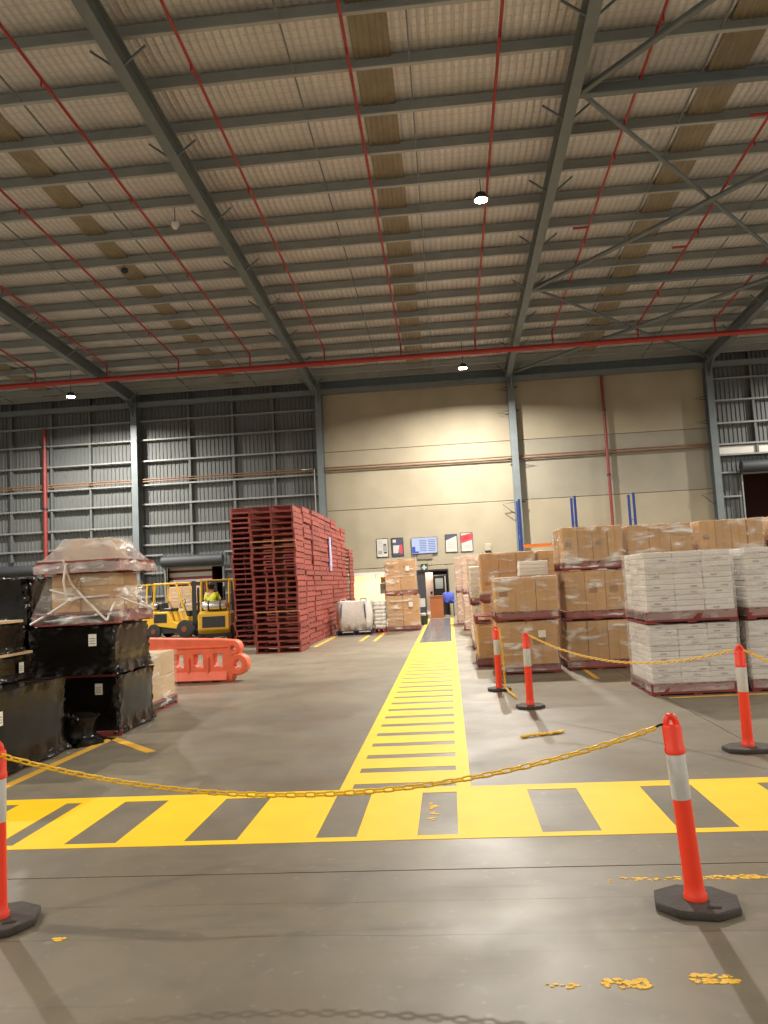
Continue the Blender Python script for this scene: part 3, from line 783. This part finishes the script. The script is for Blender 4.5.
# -- white flat cartons, right foreground
load(3.12, 11.05, 0, 1.165, 1.165, .92, 'lower load of flat white cartons, left of the two white stacks', 'white', 3, 11, 3, group=GP, film=FILMW, lbl=False)
load(3.12, 11.04, .925, 1.165, 1.165, .94, 'upper load of flat white cartons, left of the two white stacks', 'white', 3, 11, 3, group=GP, film=FILMW, lbl=False)
load(4.40, 11.10, 0, 1.165, 1.165, .92, 'lower load of flat white cartons cut by the right edge', 'white', 3, 11, 3, group=GP, film=FILMW, lbl=False)
load(4.42, 11.09, .925, 1.165, 1.165, .94, 'upper load of flat white cartons cut by the right edge', 'white', 3, 11, 3, group=GP, film=FILMW, lbl=False)
# -- brown carton stacks
load(1.25, 13.86, 0, 1.06, 1.1, .885, 'bottom brown carton load behind the two far bollards', 'brown', 2, 1, 2, group=GP)
load(1.28, 13.84, .885, 1.08, 1.1, .745, 'upper brown carton load behind the two far bollards, crinkled film on front', 'brown', 3, 1, 2, group=GP, lbl=False)
for k, n in enumerate(('bottom', 'middle', 'top')):
    z = (0, .835, 1.675)[k]; h = (.83, .835, .765)[k]
    load(2.47+.012*k, 14.1, z, 1.07, 1.1, h, n+' of the three brown loads left of the white cartons', 'brown', 4 if k == 2 else 3, 1, 2, group=GP, lbl=False)
    load(3.64, 14.16, z, 1.12, 1.1, h-.02*(k == 2), n+' of three brown loads behind the nearer white cartons', 'brown', 3, 1, 2, group=GP, lbl=False)
    load(4.84, 14.16, z, 1.10, 1.1, h-.01*(k == 2), n+' of three brown loads second from the right edge', 'brown', 4, 1, 2, group=GP, lbl=False)
    load(6.05, 14.16, z, 1.12, 1.1, h, n+' of three brown loads at the right edge of the picture', 'brown', 3, 1, 2, group=GP, lbl=False)
# -- row running back along the walkway
load(1.03, 15.15, 0, 1.165, 1.1, .78, 'single low brown load just behind the far bollards', 'brown', 2, 1, 2, group=GP, lbl=False)
t = thing('wooden_pallet', 'empty red pallet lying on the single low brown load', 'pallet', (1.03, 15.15, .786)); pallet_parts(t, 1.165, 1.1, RPALD)
for i, x in enumerate((1.24, 2.44)):
    load(x, 16.9, 0, 1.165, 1.1, 1.12, 'lower brown load in the second row, '+('beside the walkway' if i == 0 else 'away from the walkway'), 'brown', 3, 2, 2, group=GP, lbl=False)
    load(x, 16.9, 1.125, 1.165, 1.1, 1.03, 'upper brown load in the second row, '+('beside the walkway' if i == 0 else 'away from the walkway'), 'brown', 3, 2, 2, group=GP, lbl=False)
load(1.06, 18.7, 0, 1.165, 1.1, 1.02, 'lower narrow white carton load beside the walkway', 'white', 3, 9, 2, group=GP, film=FILMW, lbl=False)
load(1.06, 18.7, 1.025, 1.165, 1.1, .89, 'upper narrow white carton load beside the walkway', 'white', 3, 9, 2, group=GP, film=FILMW, lbl=False)
for i, (x, y, h0, h1) in enumerate(((1.12, 22.0, 1.1, 1.1), (1.0, 25.3, 1.15, 1.2), (.82, 28.6, 1.15, 1.25))):
    n = ('third', 'fourth', 'farthest')[i]
    load(x, y, 0, 1.165, 1.1, h0, 'lower film-wrapped load of the '+n+' stack along the walkway', 'brown', 3, 4, 2, group=GP, film=TENT, lbl=False)
    load(x, y, h0+.005, 1.165, 1.1, h1, 'upper film-wrapped load of the '+n+' stack along the walkway', 'brown', 3, 4, 2, group=GP, film=TENT, lbl=False)
for k in range(4):
    o = put('flat_carton', mesh_with(carton_mesh(.5, .42, .062), CARTW), None, None, (1.50+.008*(k % 2), 14.12, 1.638+.064*k))
    tag(o, ('lowest', 'second', 'third', 'topmost')[k]+' flat white carton on top of the brown load', 'carton', 'flat white cartons on the brown load')
# -- brown stack and bags by the back wall
load(-1.58, 26.6, 0, 1.1, 1.1, 1.19, 'lower brown carton load left of the doorway', 'brown', 2, 2, 2, lbl=True)
load(-1.62, 26.6, 1.195, 1.06, 1.06, 1.2, 'upper brown carton load left of the doorway', 'brown', 2, 2, 2, lbl=True)
t = thing('bulk_bag', 'white woven bulk bag with blue straps on a dark pallet', 'bulk bag', (-3.13, 25.55, 0))
p = empty('pallet', parent=t); pallet_parts(p, 1.165, 1.1, BPAL)
put('bag', wrap_mesh('bag', 1.08, 1.0, .15, 1.08, .022, -.03, 5, 16, 12, True, .12, -.05), SACK, t)
for s in (-1, 1):
    MB().path([(s*.36, -.5, 1.02), (s*.38, -.555, .9), (s*.40, -.56, .55)], .02, 6).build('strap', STRAPB, t)
    MB().path([(s*.46, -.40, 1.02), (s*.40, -.34, 1.16), (s*.26, -.36, 1.17), (s*.2, -.44, 1.03)], .018, 6).build('lift_loop', STRAPB if s > 0 else SACK, t)
t = thing('sack_stack', 'low pallet of white sacks between bulk bag and brown cartons', 'sacks', (-2.35, 25.95, 0))
p = empty('pallet', parent=t); pallet_parts(p, .36, .9, RPALD)
for k in range(7):
    put('sack', wrap_mesh('sack', .34+.03*(k % 2), .86, .15+.12*k, .15+.12*k+.125, .012, 0, 40+k, 10, 3, True, .06, -.02), SACK, t)

# ================================================================== RED PALLET STACKS
be, bo, bb, one = pallet_meshes(1.165, 1.165)
def red_stack(cx, cy, n, where, parts=False, lean=0.0, wood=(), seed=1):
    rr = random.Random(seed)
    for k in range(n):
        x = cx+rr.uniform(-.022, .022)+lean*k; y = cy+rr.uniform(-.02, .02); rz = rr.uniform(-.012, .012)
        lab = 'red wooden pallet, '+(ORD[k]+' from the floor' if k else 'lowest')+' in the '+where
        if parts:
            t = thing('wooden_pallet', lab, 'pallet', (x, y, k*.1502), rz, 'stacked red pallets')
            pallet_parts(t, 1.165, 1.165, RPAL, (0,) if k in wood else ())
        else:
            o = put('wooden_pallet', mesh_with(one, RPAL), None, None, (x, y, k*.1502), (0, 0, rz)); tag(o, lab, 'pallet', 'stacked red pallets')
red_stack(-4.38, 20.15, 25, 'front stack', True, -.004, (17, 18, 6), 3)
red_stack(-5.71, 23.0, 27, 'left stack behind the front one', False, -.002, (), 4)
red_stack(-5.74, 24.25, 26, 'left stack hidden behind two others', False, 0, (), 8)
red_stack(-4.53, 22.1, 26, 'second stack along the right side', False, -.002, (), 5)
for i, y in enumerate((23.32, 24.55, 25.78, 27.0, 28.22, 29.45)):
    red_stack(-4.53, y, (26, 26, 26, 26, 25, 25)[i], ('third', 'fourth', 'fifth', 'sixth', 'seventh', 'eighth')[i]+' stack along the right side', False, 0, (), 10+i)
red_stack(-4.40, 30.65, 20, 'farthest stack on the right side', False, 0, (), 31)
o = put('plastic_sleeve', wrap_mesh('plastic_sleeve', .05, .26, 0, 1.12, .012, 0, 77, 6, 12, True, .02), PURPLE, None, (-3.90, 25.75, 2.12))
tag(o, 'shiny lilac plastic sleeve hanging on the side of the red pallets', 'plastic sleeve')

# ================================================================== BLACK WRAPPED LOADS
GB = 'black wrapped loads at the left'
def black_load(cx, cy, z, w, d, h, label, pal=True, labels=(), flare=.04, lid=False, seed=0, amp=.016, waist=0.0):
    t = thing('black_wrapped_load', label, 'pallet load', (cx, cy, z), 0, GB)
    if pal: p = empty('pallet', parent=t); pallet_parts(p, w-.04, d-.04, RPALD)
    put('black_wrap', wrap_mesh('black_wrap', w, d, .03 if pal else 0, h, amp, flare, seed, 30, 22, True, .03, waist), BWRAP, t)
    if lid: MB().box(-w/2+.02, w/2-.01, -d/2+.02, d/2-.02, h+.012, h+.04).build('cardboard_lid', CARTP, t)
    for (face, a, zz, s) in labels:
        if face == 'x': pl = MB().box(w/2+.022, w/2+.026, a-s*.4, a+s*.4, zz-s/2, zz+s/2).build('paper_label', LABELM, t)
        else: pl = MB().box(a-s*.35, a+s*.35, -d/2-.026, -d/2-.022, zz-s/2, zz+s/2).build('paper_label', LABELM, t)
        for q in range(3):
            dz = zz-s*.3+s*.2*q
            if face == 'x': MB().box(w/2+.0262, w/2+.0268, a-s*.28, a+s*.28, dz, dz+s*.05).build('label_print', INK, pl)
            else: MB().box(a-s*.25, a+s*.25, -d/2-.0268, -d/2-.0262, dz, dz+s*.05).build('label_print', INK, pl)
    return t
black_load(-4.55, 9.70, 0, 1.06, 1.12, .70, 'lower black wrapped load under the draped red pallet', True, [('y', .30, .55, .13)], .04, seed=201)
black_load(-4.56, 9.62, .70, 1.06, 1.12, .60, 'upper black wrapped load carrying the red pallet of cartons', True, [('y', .28, .44, .14)], .035, seed=202)
black_load(-4.86, 7.62, 0, 1.16, 1.50, .80, 'big black wrapped load nearest the left edge, on the floor', True, [('x', -.56, .56, .13)], .04, seed=203)
black_load(-5.16, 7.95, .82, 1.04, .86, .24, 'low black wrapped carton on the big black load', False, [('x', .12, .12, .11)], .05, True, seed=204)
black_load(-5.20, 7.90, 1.105, 1.0, .80, .30, 'topmost black wrapped carton at the left edge', False, [], .03, True, seed=205)
black_load(-5.78, 9.75, 0, 1.1, 1.12, 1.28, 'tall lower black load behind the left edge cartons', True, [], .04, seed=206)
black_load(-5.68, 9.75, 1.285, 1.0, 1.0, .64, 'draped black bundle left of the pallet of brown cartons', False, [], .05, seed=207, amp=.035, waist=.03)
# loose black film at the foot
mb = MB(); rr = random.Random(9)
me = wrap_mesh('film_heap', .62, .5, 0, .30, .05, .06, 91, 12, 8, True, .12, .04)
tag(put('film_heap', me, BWRAP, None, (-4.42, 8.72, .0), (0, 0, .3)), 'crumpled heap of loose black film beside the big black load', 'film heap')
tag(MB().box(-.5, .5, -.06, .06, 0, .06).build('loose_board', RPALD, None, (-4.46, 9.0-.0, .0), (0, 0, .35)), 'red board poking out below the black film heap', 'board')
# -- pallet of brown cartons on the black load
t = thing('pallet_load', 'red pallet of brown cartons in ribbon-like film, on the black load', 'pallet load', (-4.50, 9.62, 1.325))
p = empty('pallet', parent=t); pallet_parts(p, 1.06, 1.10, RPAL)
cw = .33
for k in range(3):
    for i in range(2):
        for j in range(2):
            put('carton', mesh_with(carton_mesh(.365, .42, .155), CARTP if (i+j+k) % 2 else CART), None, t, (-.185+.37*i, -.20+.425*j, .15+.157*k))
for a, b in (((-.56, -.575, .03), (-.06, -.43, .34)), ((-.06, -.43, .34), (.36, -.42, .34)), ((-.10, -.44, .50), (.40, -.575, .04)), ((.40, -.575, .04), (.44, -.45, .25)),
             ((-.38, -.43, .44), (-.05, -.435, .36)), ((.39, .1, .4), (.575, .45, .12)), ((.40, -.3, .33), (.575, .3, .16)), ((-.10, -.44, .50), (-.12, -.6, .78))):
    a, b = Vector(a), Vector(b); d = (b-a).normalized(); n = d.cross(Vector((0, 1, 0))).normalized()*.022
    mb = MB(); mb.path([a, a.lerp(b, .5)+Vector((0, -.01, -.01)), b], .014, 6); mb.build('film_ribbon', M('white_film_ribbon', (236, 224, 214), .3, var=.06, vscale=20), t, smooth=True)
def tent(name, b0, b1, z0, t0, t1, z1, seed):
    """film stretched from a small box top down over a wider pallet"""
    rnd = random.Random(seed); n = 40; mb = MB(); m = 8
    def ringpt(i, a, b):
        u = i/n*4; s = int(u) % 4; f = u-int(u)
        c = [(-a, -b), (a, -b), (a, b), (-a, b)]; p, q = c[s], c[(s+1) % 4]
        return p[0]+(q[0]-p[0])*f, p[1]+(q[1]-p[1])*f
    for j in range(m+1):
        k = j/m; sag = .10*math.sin(math.pi*min(1, k*1.15))
        for i in range(n):
            x0, y0 = ringpt(i, b0, b1); x1, y1 = ringpt(i, t0, t1)
            kk = .30*min(1, k/.2) + .70*max(0, (k-.2)/.8)**1.15        # skirt over the pallet edge, then the slope
            q = max(0, (k-.2)/.8)**.8
            mb.v.append((x0+(x1-x0)*q+rnd.uniform(-.01, .01), y0+(y1-y0)*q+rnd.uniform(-.01, .01), z0+(z1-z0)*kk+rnd.uniform(-.01, .01)))
    for j in range(m):
        for i in range(n): mb.f.append((j*n+i, j*n+(i+1) % n, (j+1)*n+(i+1) % n, (j+1)*n+i))
    mb.f.append(tuple(m*n+i for i in range(n)))
    return mb.mesh(name, smooth=True, fix=False)
put('stretch_film', tent('stretch_film', .545, .565, .02, .39, .44, .62, 5), FILM, t)
t = thing('pallet_load', 'topmost red pallet with two cartons under tent-like clear film', 'pallet load', (-4.48, 9.64, 1.955))
p = empty('pallet', parent=t); pallet_parts(p, 1.06, 1.10, RPAL)
put('carton', mesh_with(carton_mesh(.62, .5, .17), CARTP), None, t, (-.02, -.02, .15))
put('carton', mesh_with(carton_mesh(.50, .44, .10), CARTP), None, t, (.0, .0, .322))
put('stretch_film', tent('stretch_film', .55, .57, .0, .30, .27, .432, 6), TENT, t)
MB().box(.06, .17, -.265, -.26, .20, .38).build('paper_label', LABELM, t)
MB().path([(-.12, -.60, .12), (-.14, -.62, -.1), (-.12, -.60, -.28)], .014, 6).build('film_ribbon', M('white_film_ribbon', (236, 224, 214), .3), t)
# -- beige load further back
load(-4.70, 11.02, 0, 1.08, 1.06, .82, 'single pale carton load behind the black loads, near the orange barrier', 'pale', 2, 2, 2, pal=RPAL, lbl=False)

# ================================================================== ORANGE BARRIER
t = thing('road_barrier', 'orange plastic water barrier with window slots and end lugs', 'barrier', (-4.75, 14.15, 0), R(-3))
def arc(cx, cy, r, a0, a1, n=8): return [(cx+r*math.cos(R(a0+(a1-a0)*i/n)), cy+r*math.sin(R(a0+(a1-a0)*i/n))) for i in range(n+1)]
out = [(-.98, .05)]
for c in (-.7, -.32, .06, .44):
    out += [(c-.13, .0)] + arc(c, -.0, .09, 180, 0, 6) + [(c+.13, .0)]
out += [(.72, .03), (.74, .10)] + arc(.84, .30, .17, -120, 110, 10) + [(.70, .47)] + arc(.76, .60, .12, -70, 95, 6) + [(.5, .745), (-.98, .82)]
wins = [[(x-.105, .25), (x-.105, .53), (x+.105, .53), (x+.105, .25)] for x in (-.26, .11, .48)]
hole = arc(.85, .30, .10, 0, 330, 11); hole2 = arc(.77, .59, .07, 0, 330, 11)
put('shell', shape2d('shell', [out]+wins+[hole, hole2], .10, .025, 2), BARR, t, (0, 0, 0), (R(90), 0, 0))
for x in (-.445, -.075, .295): MB().box(x-.02, x+.02, -.15, -.11, .10, .46).build('rib', BARR, t, bevel=.01)
MB().prism([(-.2, .03), (-.13, .2), (.13, .2), (.2, .03)], -.96, .66, 'yz').build('foot', BARR, t, bevel=.015)
MB().box(-.95, .68, -.14, .14, .60, .66).build('top_rib', BARR, t, bevel=.02)

# ================================================================== FORKLIFTS
def forklift(loc, rz, label):
    t = thing('forklift', label, 'forklift', loc, rz, 'yellow forklifts')
    # faces +x; counterweight at -x
    MB().prism([(-1.15, .42), (-1.10, .95), (-.80, 1.02), (-.62, .98), (-.62, .30), (-.95, .28)], -.50, .50).build('counterweight', FORKY, t, bevel=.03)
    MB().prism([(-1.155, .50), (-1.125, .84), (-1.08, .86), (-1.08, .48)], -.36, .36).build('rear_grille', FORKD, t)
    MB().prism([(-.62, .45), (-.62, .98), (-.15, .98), (-.02, .62), (.42, .52), (.62, .78), (.72, .78), (.72, .40), (.2, .34)], -.50, .50).build('body', FORKY, t, bevel=.02)
    MB().box(-.95, .70, -.44, .44, .18, .44).build('chassis', FORKD, t)
    for s in (-1, 1):
        MB().box(-.72, -.18, s*.505-.01, s*.505+.01, .58, .90).build('side_vent', FORKD, t)
        for x, r, w in ((-.72, .27, .20), (.58, .33, .24)):
            wl = MB().lathe([(r*.6, -w/2), (r, -w/2+.03), (r, w/2-.03), (r*.6, w/2)], 20, (x, s*.46, r), 'y').build('wheel', TYRE, t, smooth=True)
            MB().lathe([(r*.34, -w/2-.012), (r*.34, w/2+.012)], 14, (x, s*.46, r), 'y').build('hub', HUB, wl)
        MB().path([(-.80, s*.45, 1.0), (-.66, s*.45, 1.98)], .035, 8).build('guard_post', FORKY, t)
        MB().path([(.62, s*.45, .76), (.22, s*.45, 1.98)], .035, 8).build('guard_post', FORKY, t)
        MB().path([(-.70, s*.45, 2.0), (.25, s*.45, 2.0)], .04, 8).build('guard_rail', FORKY, t)
        MB().box(.80, .93, s*.30-.05, s*.30+.05, .12, 2.05).build('mast_rail', FORKD, t)
        MB().box(.98, 2.05, s*.24-.06, s*.24+.06, .07, .11).build('fork', FORKD, t)
        MB().box(.98, 1.03, s*.24-.06, s*.24+.06, .07, .60).build('fork_shank', FORKD, t)
    for i in range(5): MB().tube((-.70+.235*i, -.45, 2.0), (-.70+.235*i, .45, 2.0), .02, 6).build('guard_bar', FORKY, t)
    for z in (.5, 1.2, 1.98): MB().box(.82, .91, -.3, .3, z-.04, z+.04).build('mast_crossbar', FORKD, t)
    MB().tube((.86, 0, .3), (.86, 0, 1.8), .045, 8).build('lift_cylinder', FORKD, t)
    MB().box(.94, .99, -.42, .42, .25, .32).build('carriage', FORKD, t); MB().box(.94, .99, -.42, .42, .52, .59).build('carriage', FORKD, t)
    MB().lathe([(.05, -.42), (.13, -.38), (.155, -.32), (.155, .28), (.13, .35), (.07, .38), (.07, .44)], 18, (-.86, 0, 1.19), 'y').build('gas_bottle', CHROME, t, smooth=True)
    for y in (-.2, .18): MB().lathe([(.162, y-.025), (.162, y+.025)], 18, (-.86, 0, 1.19), 'y').build('bottle_strap', FORKD, t)
    MB().box(-.62, -.12, -.26, .26, .98, 1.10).build('seat', SEATM, t, bevel=.03)
    MB().box(-.68, -.54, -.25, .25, 1.05, 1.30).build('seat_back', SEATM, t, bevel=.03)
    MB().path([(.45, 0, .75), (.22, 0, 1.22)], .025, 8).build('steering_column', FORKD, t)
    MB().path([(.20+.16*math.cos(R(a))*.45, .16*math.sin(R(a)), 1.24+.16*math.cos(R(a))*.9) for a in range(0, 361, 30)], .014, 6).build('steering_wheel', FORKD, t)
    MB().box(.60, .72, -.42, .42, .78, .98).build('dashboard', FORKD, t)
    return t
forklift((-10.12, 28.4, 0), R(-12), 'yellow forklift seen from the side beside the dock door')
forklift((-7.66, 25.5, 0), R(96), 'yellow forklift seen from behind, next to the red pallets')
forklift((-11.9, 29.2, 0), R(97), 'yellow forklift mostly hidden behind the pallet of brown cartons')

# ---- the driver on the forklift seen from behind
def skin(name, pts, edges, mat, parent, sub=2):
    me = bpy.data.meshes.new(name); me.from_pydata([p[:3] for p in pts], edges, [])
    o = put(name, me, mat, parent)
    md = o.modifiers.new('skin', 'SKIN'); md.use_smooth_shade = True
    sv = me.skin_vertices[0].data
    for i, p in enumerate(pts): sv[i].radius = (p[3], p[3] if len(p) < 5 else p[4]); sv[i].use_root = (i == 0)
    o.modifiers.new('sub', 'SUBSURF').levels = sub; o.modifiers['sub'].render_levels = sub
    return o
dv = thing('person', 'driver in a yellow hi-vis shirt seated on the rear-facing forklift', 'person', (-7.80, 25.16, 1.02), R(0))
# facing +y (away from the camera), leaning a little to the left
body = [(0, 0, .12, .13, .11), (0, .01, .30, .13, .10), (-.03, .02, .48, .15, .11), (-.04, .03, .58, .06), (-.04, .05, .66, .065), (-.04, .06, .76, .09, .10), (-.04, .06, .84, .085),
        (-.10, .28, .12, .085), (-.12, .50, .10, .065), (-.12, .54, -.25, .05), (.10, .28, .12, .085), (.12, .50, .10, .065), (.12, .54, -.25, .05),
        (-.22, .04, .50, .06), (-.27, .12, .28, .048), (-.20, .36, .26, .036), (-.17, .44, .27, .03), (.15, .04, .52, .06), (.22, .12, .28, .048), (.16, .36, .26, .036), (.13, .44, .27, .03)]
skin('body', body, [(0,1),(1,2),(2,3),(3,4),(4,5),(5,6),(0,7),(7,8),(8,9),(0,10),(10,11),(11,12),(2,13),(13,14),(14,15),(15,16),(2,17),(17,18),(18,19),(19,20)], SKIN, dv)
shirt = [(0, 0, .10, .15, .13), (0, .01, .30, .145, .12), (-.03, .02, .50, .165, .12), (-.035, .03, .57, .08), (-.22, .04, .50, .075), (-.265, .11, .32, .066), (.15, .04, .52, .075), (.215, .11, .32, .066)]
skin('hi_vis_shirt', shirt, [(0,1),(1,2),(2,3),(2,4),(4,5),(2,6),(6,7)], HIVIS, dv)
tro = [(0, 0, .10, .155, .13), (-.10, .27, .12, .10), (-.12, .50, .10, .08), (-.12, .54, -.24, .065), (.10, .27, .12, .10), (.12, .50, .10, .08), (.12, .54, -.24, .065)]
skin('trousers', tro, [(0,1),(1,2),(2,3),(0,4),(4,5),(5,6)], DARKC, dv)
mb = MB(); mb.lathe([(.10, .70), (.115, .76), (.118, .82), (.10, .88), (.06, .92), (.01, .935)], 16, (-.04, .045, 0)); mb.build('hair', HAIR, dv, smooth=True)
MB().lathe([(.012, -.02), (.02, .0), (.012, .02)], 8, (-.04, .172, .765), 'y').build('nose', SKIN, dv, smooth=True)
for s in (-1, 1):
    MB().lathe([(.008, -.012), (.022, -.006), (.022, .006), (.008, .012)], 8, (-.04+s*.112, .055, .765), 'x').build('ear', SKIN, dv, smooth=True)
# white wrapped bundle standing between the forklifts
t = thing('white_bundle', 'tall white film-wrapped bundle standing between the two forklifts', 'bundle', (-9.2, 29.4, 0))
p = empty('pallet', parent=t); pallet_parts(p, .6, .6, RPALD)
put('bundle', wrap_mesh('bundle', .52, .52, .15, 1.12, .02, 0, 61, 10, 12, True, .08), SACK, t)
MB().box(-.27, .27, -.27, .27, 1.13, 1.19).build('cover_board', RPALD, t); put('carton', mesh_with(carton_mesh(.48, .48, .42), CARTP), None, t, (0, 0, 1.195))
load(-10.55, 30.6, 0, 1.2, 1.1, 1.9, 'tall pale carton load behind the side-on forklift', 'pale', 2, 3, 2, film=FILM, lbl=False)

# ================================================================== WALL ITEMS
def poster(x0, x1, z0, z1, label, paper, bits):
    t = thing('wall_poster', label, 'poster', (x0, YW, z0), 0, 'framed posters on the beige wall'); w, h = x1-x0, z1-z0
    MB().box(0, w, -.03, 0, 0, h).build('frame', FRAMEB, t)
    MB().box(.03, w-.03, -.034, -.028, .03, h-.03).build('sheet', paper, t)
    for (poly, mat) in bits:
        MB().prism([(.03+(w-.06)*a, .03+(h-.06)*b) for a, b in poly], -.037, -.033).build('printed_area', mat, t)
def rect(a0, a1, b0, b1): return [(a0, b0), (a1, b0), (a1, b1), (a0, b1)]
def lines(a0, a1, bs, m=PGREY): return [(rect(a0, a1, b, b+.02), m) for b in bs]
poster(-3.27, -2.71, 2.80, 3.68, 'leftmost framed poster, white with grey pictures, above the cartons', PAPER, lines(.1, .5, (.85, .75, .65, .55)) + [(rect(.55, .92, .3, .62), PGREY), (rect(.6, .85, .62, .72), PNAVY), (rect(.1, .45, .15, .35), PGREY), (rect(.62, .9, .18, .26), FRAMEB)])
poster(-2.57, -2.01, 2.81, 3.68, 'dark navy framed poster with a white sheet and red corner', PNAVY, [([(.1, .15), (.55, .15), (.7, .6), (.1, .6)], PAPER), ([(.62, .2), (.95, .1), (.95, .62), (.76, .62)], PRED), (rect(.08, .38, .76, .93), PAPER)])
poster(-.07, .50, 2.86, 3.70, 'framed white poster with a dark slanted header, right of the screen', PAPER, [([(0, 1), (1, 1), (1, .93), (0, .68)], PNAVY)] + lines(.15, .85, (.52, .42, .32, .22)))
poster(.64, 1.21, 2.85, 3.74, 'rightmost framed poster, white with a red header band', PAPER, [([(0, .45), (1, .62), (1, 1), (0, .88)], PRED)] + lines(.2, .8, (.3, .2)) + [([(.15, .64), (.85, .76), (.85, .80), (.15, .68)], PAPER), ([(.15, .74), (.7, .84), (.7, .88), (.15, .78)], PAPER)])
t = thing('wall_screen', 'bright wall screen showing a blue and white table', 'screen', (-1.64, YW, 2.87))
MB().box(0, 1.21, -.08, -.01, 0, .76).build('bezel', FRAMEB, t, bevel=.01)
MB().box(.02, 1.19, -.086, -.079, .02, .74).build('display', SCREEN, t)
for i in range(7):
    MB().box(.38, .70, -.089, -.086, .12+.08*i, .15+.08*i).build('table_row', SCRG, t); MB().box(.78, 1.12, -.089, -.086, .12+.08*i, .15+.08*i).build('table_row', SCRG, t)
MB().box(.03, .18, -.089, -.086, .04, .34).build('blue_panel', SCRB, t); MB().box(.18, .34, -.089, -.086, .04, .12).build('blue_panel', SCRB, t)
MB().box(.25, .95, -.05, 0, -.25, .0).build('screen_shadow', M('screen_shadow_box', (120, 112, 98), .7, var=.05), t)  # flat box coloured as the shadow below the screen
t = thing('first_aid_sign', 'small dark square sign with a white cross above the doorway', 'sign', (-1.10, YW, 2.23))
MB().box(-.16, .16, -.03, 0, -.17, .17).build('plate', M('dark_green_sign', (36, 62, 52), .5, var=.05), t)
MB().box(-.115, .115, -.034, -.029, -.038, .038).build('cross_bar', PAPER, t); MB().box(-.038, .038, -.0345, -.029, -.115, .115).build('cross_bar', PAPER, t)
t = thing('switch_box', 'small grey box on the beige wall right of the posters', 'switch box', (1.88, YW, 2.9))
MB().box(-.14, .14, -.08, 0, -.05, .28).build('cover', M('grey_plastic', (160, 150, 132), .5, var=.05), t, bevel=.01); MB().box(-.13, .13, -.085, -.0, -.12, -.05).build('cable_gland', BLACKM, t)

# ---- doorway
d = struct('door_4')
MB().box(DX0-.06, DX1+.06, YW-.05, YW+.2, DZ1, DZ1+.08).build('door_frame', BLACKM, d)
for x in (DX0-.06, DX1): MB().box(x, x+.06, YW-.05, YW+.2, 0, DZ1).build('door_frame', BLACKM, d)
lf = MB().box(DX0, DX0+.42, YW+.02, YW+.08, .02, DZ1).build('door_leaf', M('dark_door', (52, 54, 58), .5, var=.1), d)
MB().box(DX0+.06, DX0+.36, YW+.005, YW+.02, .42, .82).build('kick_sign', PAPER, lf)
t = thing('inner_door', 'pale pink open door standing inside the dark doorway', 'door', (-.92, 36.9, 0))
MB().box(-.18, .18, -.02, .02, .02, 2.0).build('leaf', PINKD, t); MB().box(.02, .12, -.06, -.02, .98, 1.1).build('handle', BLACKM, t)
t = thing('control_cabinet', 'dark cabinet with a pale screen inside the doorway', 'cabinet', (-.42, 36.6, 0))
MB().box(-.30, .34, 0, .5, 0, 1.86).build('body', FORKD, t, bevel=.02)
MB().box(-.22, .14, -.015, 0, 1.22, 1.70).build('screen', M('pale_screen', (168, 176, 172), .3, var=.05), t)
MB().box(.22, .28, -.015, 0, 1.0, 1.8).build('edge_strip', WHITEP, t)
t = thing('work_desk', 'low brown laminate lectern standing before the doorway', 'lectern', (-.58, 33.7, 0))
MB().box(-.28, .28, 0, .04, 0, .92).build('front_panel', BROWNC, t); MB().box(-.28, -.25, .04, .42, 0, .92).build('side_panel', BROWNC, t)
MB().box(.25, .28, .04, .42, 0, .92).build('side_panel', BROWNC, t); MB().box(-.30, .30, -.02, .44, .92, .95).build('top', BROWNC, t)
o = put('blue_bag', wrap_mesh('blue_bag', .46, .34, 0, .40, .07, .03, 70, 10, 8, True, .1, -.03), BLUEC, None, (-.06, 34.7, .62)); tag(o, 'crumpled blue bag on the stand right of the lectern', 'bag')
t = thing('bag_stand', 'small black stand under the blue bag', 'stand', (-.06, 34.7, 0))
MB().box(-.24, .24, -.18, .18, .57, .61).build('shelf', BLACKM, t)
for sx in (-1, 1):
    for sy in (-1, 1): MB().box(sx*.21-.02, sx*.21+.02, sy*.15-.02, sy*.15+.02, 0, .57).build('leg', BLACKM, t)
t = thing('waste_tub', 'small dark tub on the floor beside the brown carton stack', 'tub', (-1.02, 29.2, 0))
MB().lathe([(.14, 0), (.17, .3), (.19, .3), (.19, .34), (.15, .34), (.13, .05)], 14).build('tub', M('dark_green_plastic', (56, 66, 52), .5, var=.1), t, smooth=True)
put('liner', wrap_mesh('liner', .2, .2, .28, .42, .02, 0, 71, 6, 4, True, .05), SACK, t)

# ================================================================== PALLET RACK
t = thing('pallet_rack', 'blue pallet rack uprights with an orange beam before the back wall', 'rack', (0, 0, 0))
t.location = (5.2, 32.0, 0)
for x in (-2.15, 0.1, 2.45):
    for dy in (-.0, .85):
        u = MB().box(x-.05, x+.05, dy-.035, dy+.035, 0, 4.75).build('upright', RACKB, t)
    for k in range(5): MB().tube((x, 0, .3+.85*k), (x, .85, .3+.85*k+(.5 if k % 2 else 0)), .015, 6).build('rack_brace', RACKB, t)
for z in (2.78, 1.4):
    for (xa, xb) in ((-2.15, .1), (.1, 2.45)):
        for dy in (-.03, .88): MB().box(xa+.05, xb-.05, dy-.025, dy+.025, z, z+.11).build('beam', RACKO if z > 2 else RACKB, t)
bpy.context.view_layer.update()
